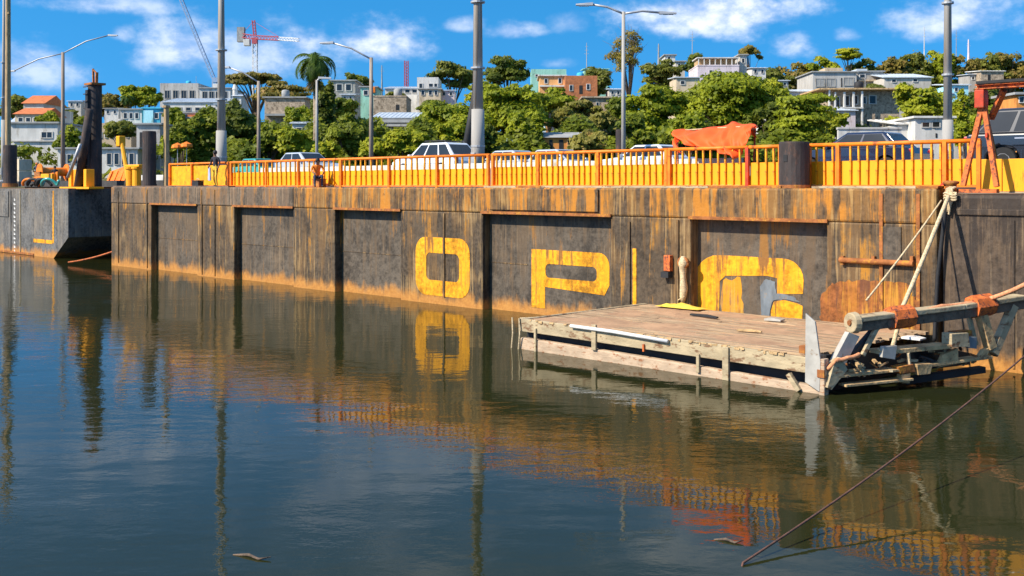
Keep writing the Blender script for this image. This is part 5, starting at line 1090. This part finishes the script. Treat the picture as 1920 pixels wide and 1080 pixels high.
mb = MB(); lattice(mb, (0, 0, zj), (jx * .55, -4, zj + (jz - zj) * .5), 1.4, 8, .12); mb.build('jib', M['crane_red'], cr_)
mb = MB(); lattice(mb, (jx * .551, -4, zj + (jz - zj) * .5), (jx, -8, jz), 1.1, 7, .11); mb.build('jib_tip', M['crane_white'], cr_)
mb = MB(); lattice(mb, (0, 0, zj), (at(449, Zc) - X, 2, zj + 1), 1.5, 5, .13); mb.build('counter_jib', M['crane_red'], cr_)
MB().box(at(446, Zc) - X - .6, at(446, Zc) - X + 2.2, .8, 3.2, zj - 1.6, zj + 4.2).build('counterweight', M['roofgrey'], cr_)
mb = MB(); lattice(mb, (0, 0, zj + .8), (-.6, 0, hz(38, Zc) - g_), 1.0, 5, .11); mb.build('apex', M['crane_red'], cr_)
MB().box(-4.2, -1.8, -1.4, 1, zj - 3.4, zj - .9).build('cab', M['w_white'], cr_, bevel=.1)
MB().box(-1.0, 1.0, -1, 1, zj - 2.6, zj - .2).build('slewing_ring', M['crane_red'], cr_)
tb = MB()
for e in ((jx * .55, -4, zj + (jz - zj) * .5 + .7), (at(452, Zc) - X, 2, zj + 1.7)): tb.bar((-.6, 0, hz(40, Zc) - g_), e, .12)
tb.build('tie_bars', M['crane_red'], cr_)
Zc = 700; X = at(402, Zc); g_ = gh(X, Zc); c2 = root('luffing_crane', 'faint blue-grey luffing crane with steep jib behind the first mast', 'crane', (X, Zc, g_)); z0 = hz(150, Zc) - g_
mb = MB(); lattice(mb, (0, 0, 0), (0, 0, z0), 2.4, 16, .16); mb.build('tower', M['cranehaze'], c2)
mb = MB(); lattice(mb, (0, 0, z0), (at(334, Zc) - X, 0, hz(-14, Zc) - g_), 2.0, 26, .15); mb.build('jib', M['cranehaze'], c2)
MB().box(-1, 9, -1.5, 1.5, z0 - 1.5, z0 + 1.5).build('counterweight', M['cranehaze'], c2)
def antenna(label, px, y0, y1, Z, mt, w_=.1, style=''):
    X = at(px, Z); g_ = hz(y1, Z); r = root('antenna_mast', label, 'antenna', (X, Z, g_)); h_ = hz(y0, Z) - g_
    MB().lathe([(w_ * 1.4, -4), (w_, 0), (w_ * .5, h_)], 8).build('mast', M[mt], r)
    mb = MB()
    for k_ in range(3): mb.bar((-.5 + k_ * .1, 0, h_ * (.6 + .13 * k_)), (.5 - k_ * .1, 0, h_ * (.6 + .13 * k_)), .06)
    mb.build('crossbar', M[mt], r)
    if style == 'lattice':
        mb = MB(); lattice(mb, (0, 0, -2), (0, 0, h_), .9, 9, .07); mb.build('lattice', M[mt], r)
antenna('red lattice radio mast above the white cubic house', 762, 114, 148, 260, 'crane_red', .12, 'lattice')
antenna('thin pale antenna left of the sparse tree', 1100, 80, 132, 230, 'w_lightgrey'); antenna('thin pale antenna left of the pale pink house', 1298, 58, 104, 230, 'w_lightgrey', .08)
antenna('white antenna above the hill left of the right-hand mast', 1733, 50, 96, 270, 'w_white', .14); antenna('dark thin antenna just right of the right-hand mast', 1793, 56, 100, 270, 'roofgrey', .1)
antenna('pink and white dish antenna on the right skyline', 1816, 74, 104, 270, 'w_pink', .3); antenna('dark antenna pair left of the red lattice mast', 716, 122, 150, 240, 'roofgrey', .16); antenna('dark spike right of the sparse tree', 1235, 82, 112, 230, 'roofgrey', .22)

# ------------------------------------------------------------------ gear at the pontoon gap and on deck
def gear(name, label, cat, px, d, h=DECK): return broot(name, label, cat, ps(px, d), d, h)
r = gear('ramp_flap', 'big orange steel ramp flap behind the tallest pile', 'ramp', 207, 3.5); MB().hexa([(-1.1, -.05, -.3), (1.5, -.05, -.3), (1.5, .1, -.3), (-1.1, .1, -.3), (-1.1, .5, 1.0), (1.5, .5, 1.35), (1.5, .62, 1.35), (-1.1, .62, 1.0)]).build('flap_plate', M['orange'], r, bevel=.02)
for x_ in (-.6, .2, 1.0): MB().bar((x_, -.1, -.2), (x_, .42, 1.0), .08).build('stiffener', M['orange'], r)
r = gear('hinge_frame', 'yellow steel hinge frame at the foot of the tallest pile', 'frame', 152, 1.0); 
for x_ in (-1.2, -.5, .9): MB().box(x_, x_ + .38, -.25, .25, .03, 1.05).build('post', M['yellow'], r, bevel=.03)
MB().box(-1.9, 2.2, -.5, .4, -.1, .026).build('base_plate', M['yellow'], r, bevel=.02)
r = gear('twin_bollard', 'yellow twin-post mooring bollard beside the lone black pile', 'frame', 253, 1.2)
for x_ in (-.55, .22): MB().lathe([(.24, 0), (.24, 1.0), (.3, 1.02), (.3, 1.12)], 14, (x_, 0, 0)).build('post', M['yellow'], r)
MB().box(-1.0, .7, -.12, .12, 1.122, 1.25).build('cap_beam', M['yellow'], r, bevel=.03)
r = gear('lift_arm', 'yellow jointed lifting arm leaning over the gap beside the twin-post bollard', 'arm', 240, 2.0)
MB().path([(.2, 0, 0), (-.25, 0, 1.2), (-.75, 0, 2.5)], [.15, .13, .12], 8).build('boom', M['yellow'], r); MB().box(-1.15, -.7, -.2, .2, 2.35, 2.95).build('boom_head', M['yellow'], r, bevel=.05)
r = gear('hose_pile', 'tangle of dark and teal hoses on the left pontoon', 'hoses', 66, 1.5, DECK - .06); hp = []
for i, mt in enumerate(['black', 'black', 'carteal', 'black', 'orange']):
    mb = MB(); a = random.uniform(-1.5, 1.2); mb.path([(a + q * .42 + .1 * math.sin(q * 2 + i), .3 * math.sin(q * 1.3 + i), .16 + .42 * abs(math.sin(q * 1.1 + i * .8))) for q in np.linspace(0, 5, 26)], .09, 7); mb.build('hose', M[mt], r, smooth=True)
r = gear('ramp_flap', 'long orange ramp edge behind the hoses on the left pontoon', 'ramp', 80, 5, DECK - .06); MB().hexa([(-3.4, 0, -.1), (2.6, 0, -.1), (2.6, .15, -.1), (-3.4, .15, -.1), (-3.4, 0, .6), (2.6, 0, 1.15), (2.6, .15, 1.15), (-3.4, .15, .6)]).build('flap_plate', M['orange'], r, bevel=.02)
MB().box(.4, 2.4, -.3, -.02, -.05, 1.0).build('end_box', M['yellow'], r, bevel=.03)
r = gear('winch', 'orange winch drum behind the standing worker', 'winch', 100, 12, 4.6); MB().lathe([(.7, -1.2), (.7, -1.1), (.38, -1.08), (.38, 1.08), (.7, 1.1), (.7, 1.2)], 18, (0, 0, .9), 'y').build('drum', M['orange'], r); [MB().box(-.6, .6, a_, a_ + .15, 0, .9).build('cheek', M['rust'], r) for a_ in (-1.4, 1.25)]; MB().box(-.8, .8, -1.5, 1.5, -.02, .12).build('base', M['rust'], r)
r = gear('crate', 'tan crate stack behind the thick left-edge pile', 'crate', 41, 13, 4.6)
for k_ in range(2): MB().box(-.9, .9, -.6, .6, k_ * 1.1, k_ * 1.1 + 1.06).build('box_body', M['w_sand'], r, bevel=.03)
r = gear('toolbox', 'small black toolbox on the deck left of the walking person', 'box', 371, .6); MB().box(-.3, .3, -.16, .16, .03, .3).build('box_body', M['black'], r, bevel=.02); MB().box(-.31, .31, -.17, .17, .302, .36).build('box_lid', M['black'], r, bevel=.02); MB().path([(-.12, 0, .36), (-.1, 0, .43), (.1, 0, .43), (.12, 0, .36)], .015, 6).build('handle', M['galv'], r)
for px_, y_, lab in [(333, 274, 'left orange market parasol behind the far railing'), (350, 272, 'right orange market parasol behind the far railing')]:
    Z = 105; X = at(px_, Z); g_ = gh(X, Z); r = root('parasol', lab, 'parasol', (X, Z, g_), 0, 'orange parasols'); h_ = hz(y_, Z) - g_
    MB().tube((0, 0, 0), (0, 0, h_), .04).build('pole', M['galv'], r); MB().lathe([(.02, .35), (.55, .1), (.62, -.15), (.6, -.22)], 10, (0, 0, h_)).build('canopy', M['orange'], r)
r = gear('mooring_line', 'rusty chain line from the raked end down to the black pontoon', 'chain', 168, 0, 0); r.location = (0, 0, 0); r.rotation_euler = (0, 0, 0)
mb = MB(); a = Vector((at(128, 58), 58, .12)); c = B(-56.3, .3, .75); mb.path([a.lerp(c, i / 10) - Vector((0, 0, .3 * (i / 10) * (1 - i / 10))) for i in range(11)], .06, 6); mb.build('chain', M['rustorange'], r)

# bits afloat
for px_, y_, L_, lab in [(470, 1046, .5, 'bit of brown driftwood floating at the lower left'), (1365, 1016, .35, 'small dark driftwood piece floating beside the brown rope')]:
    Z = EYE * F / (y_ - HOR); r = root('driftwood', lab, 'driftwood', (at(px_, Z), Z, 0), R(random.uniform(-40, 40)), 'driftwood on the water')
    MB().path([(-L_ / 2, 0, .0), (-L_ * .1, .03, .02), (L_ * .25, -.02, .01), (L_ / 2, .05, .03)], [.008, .018, .015, .005], 7).build('stick', M['bark'], r, smooth=True)
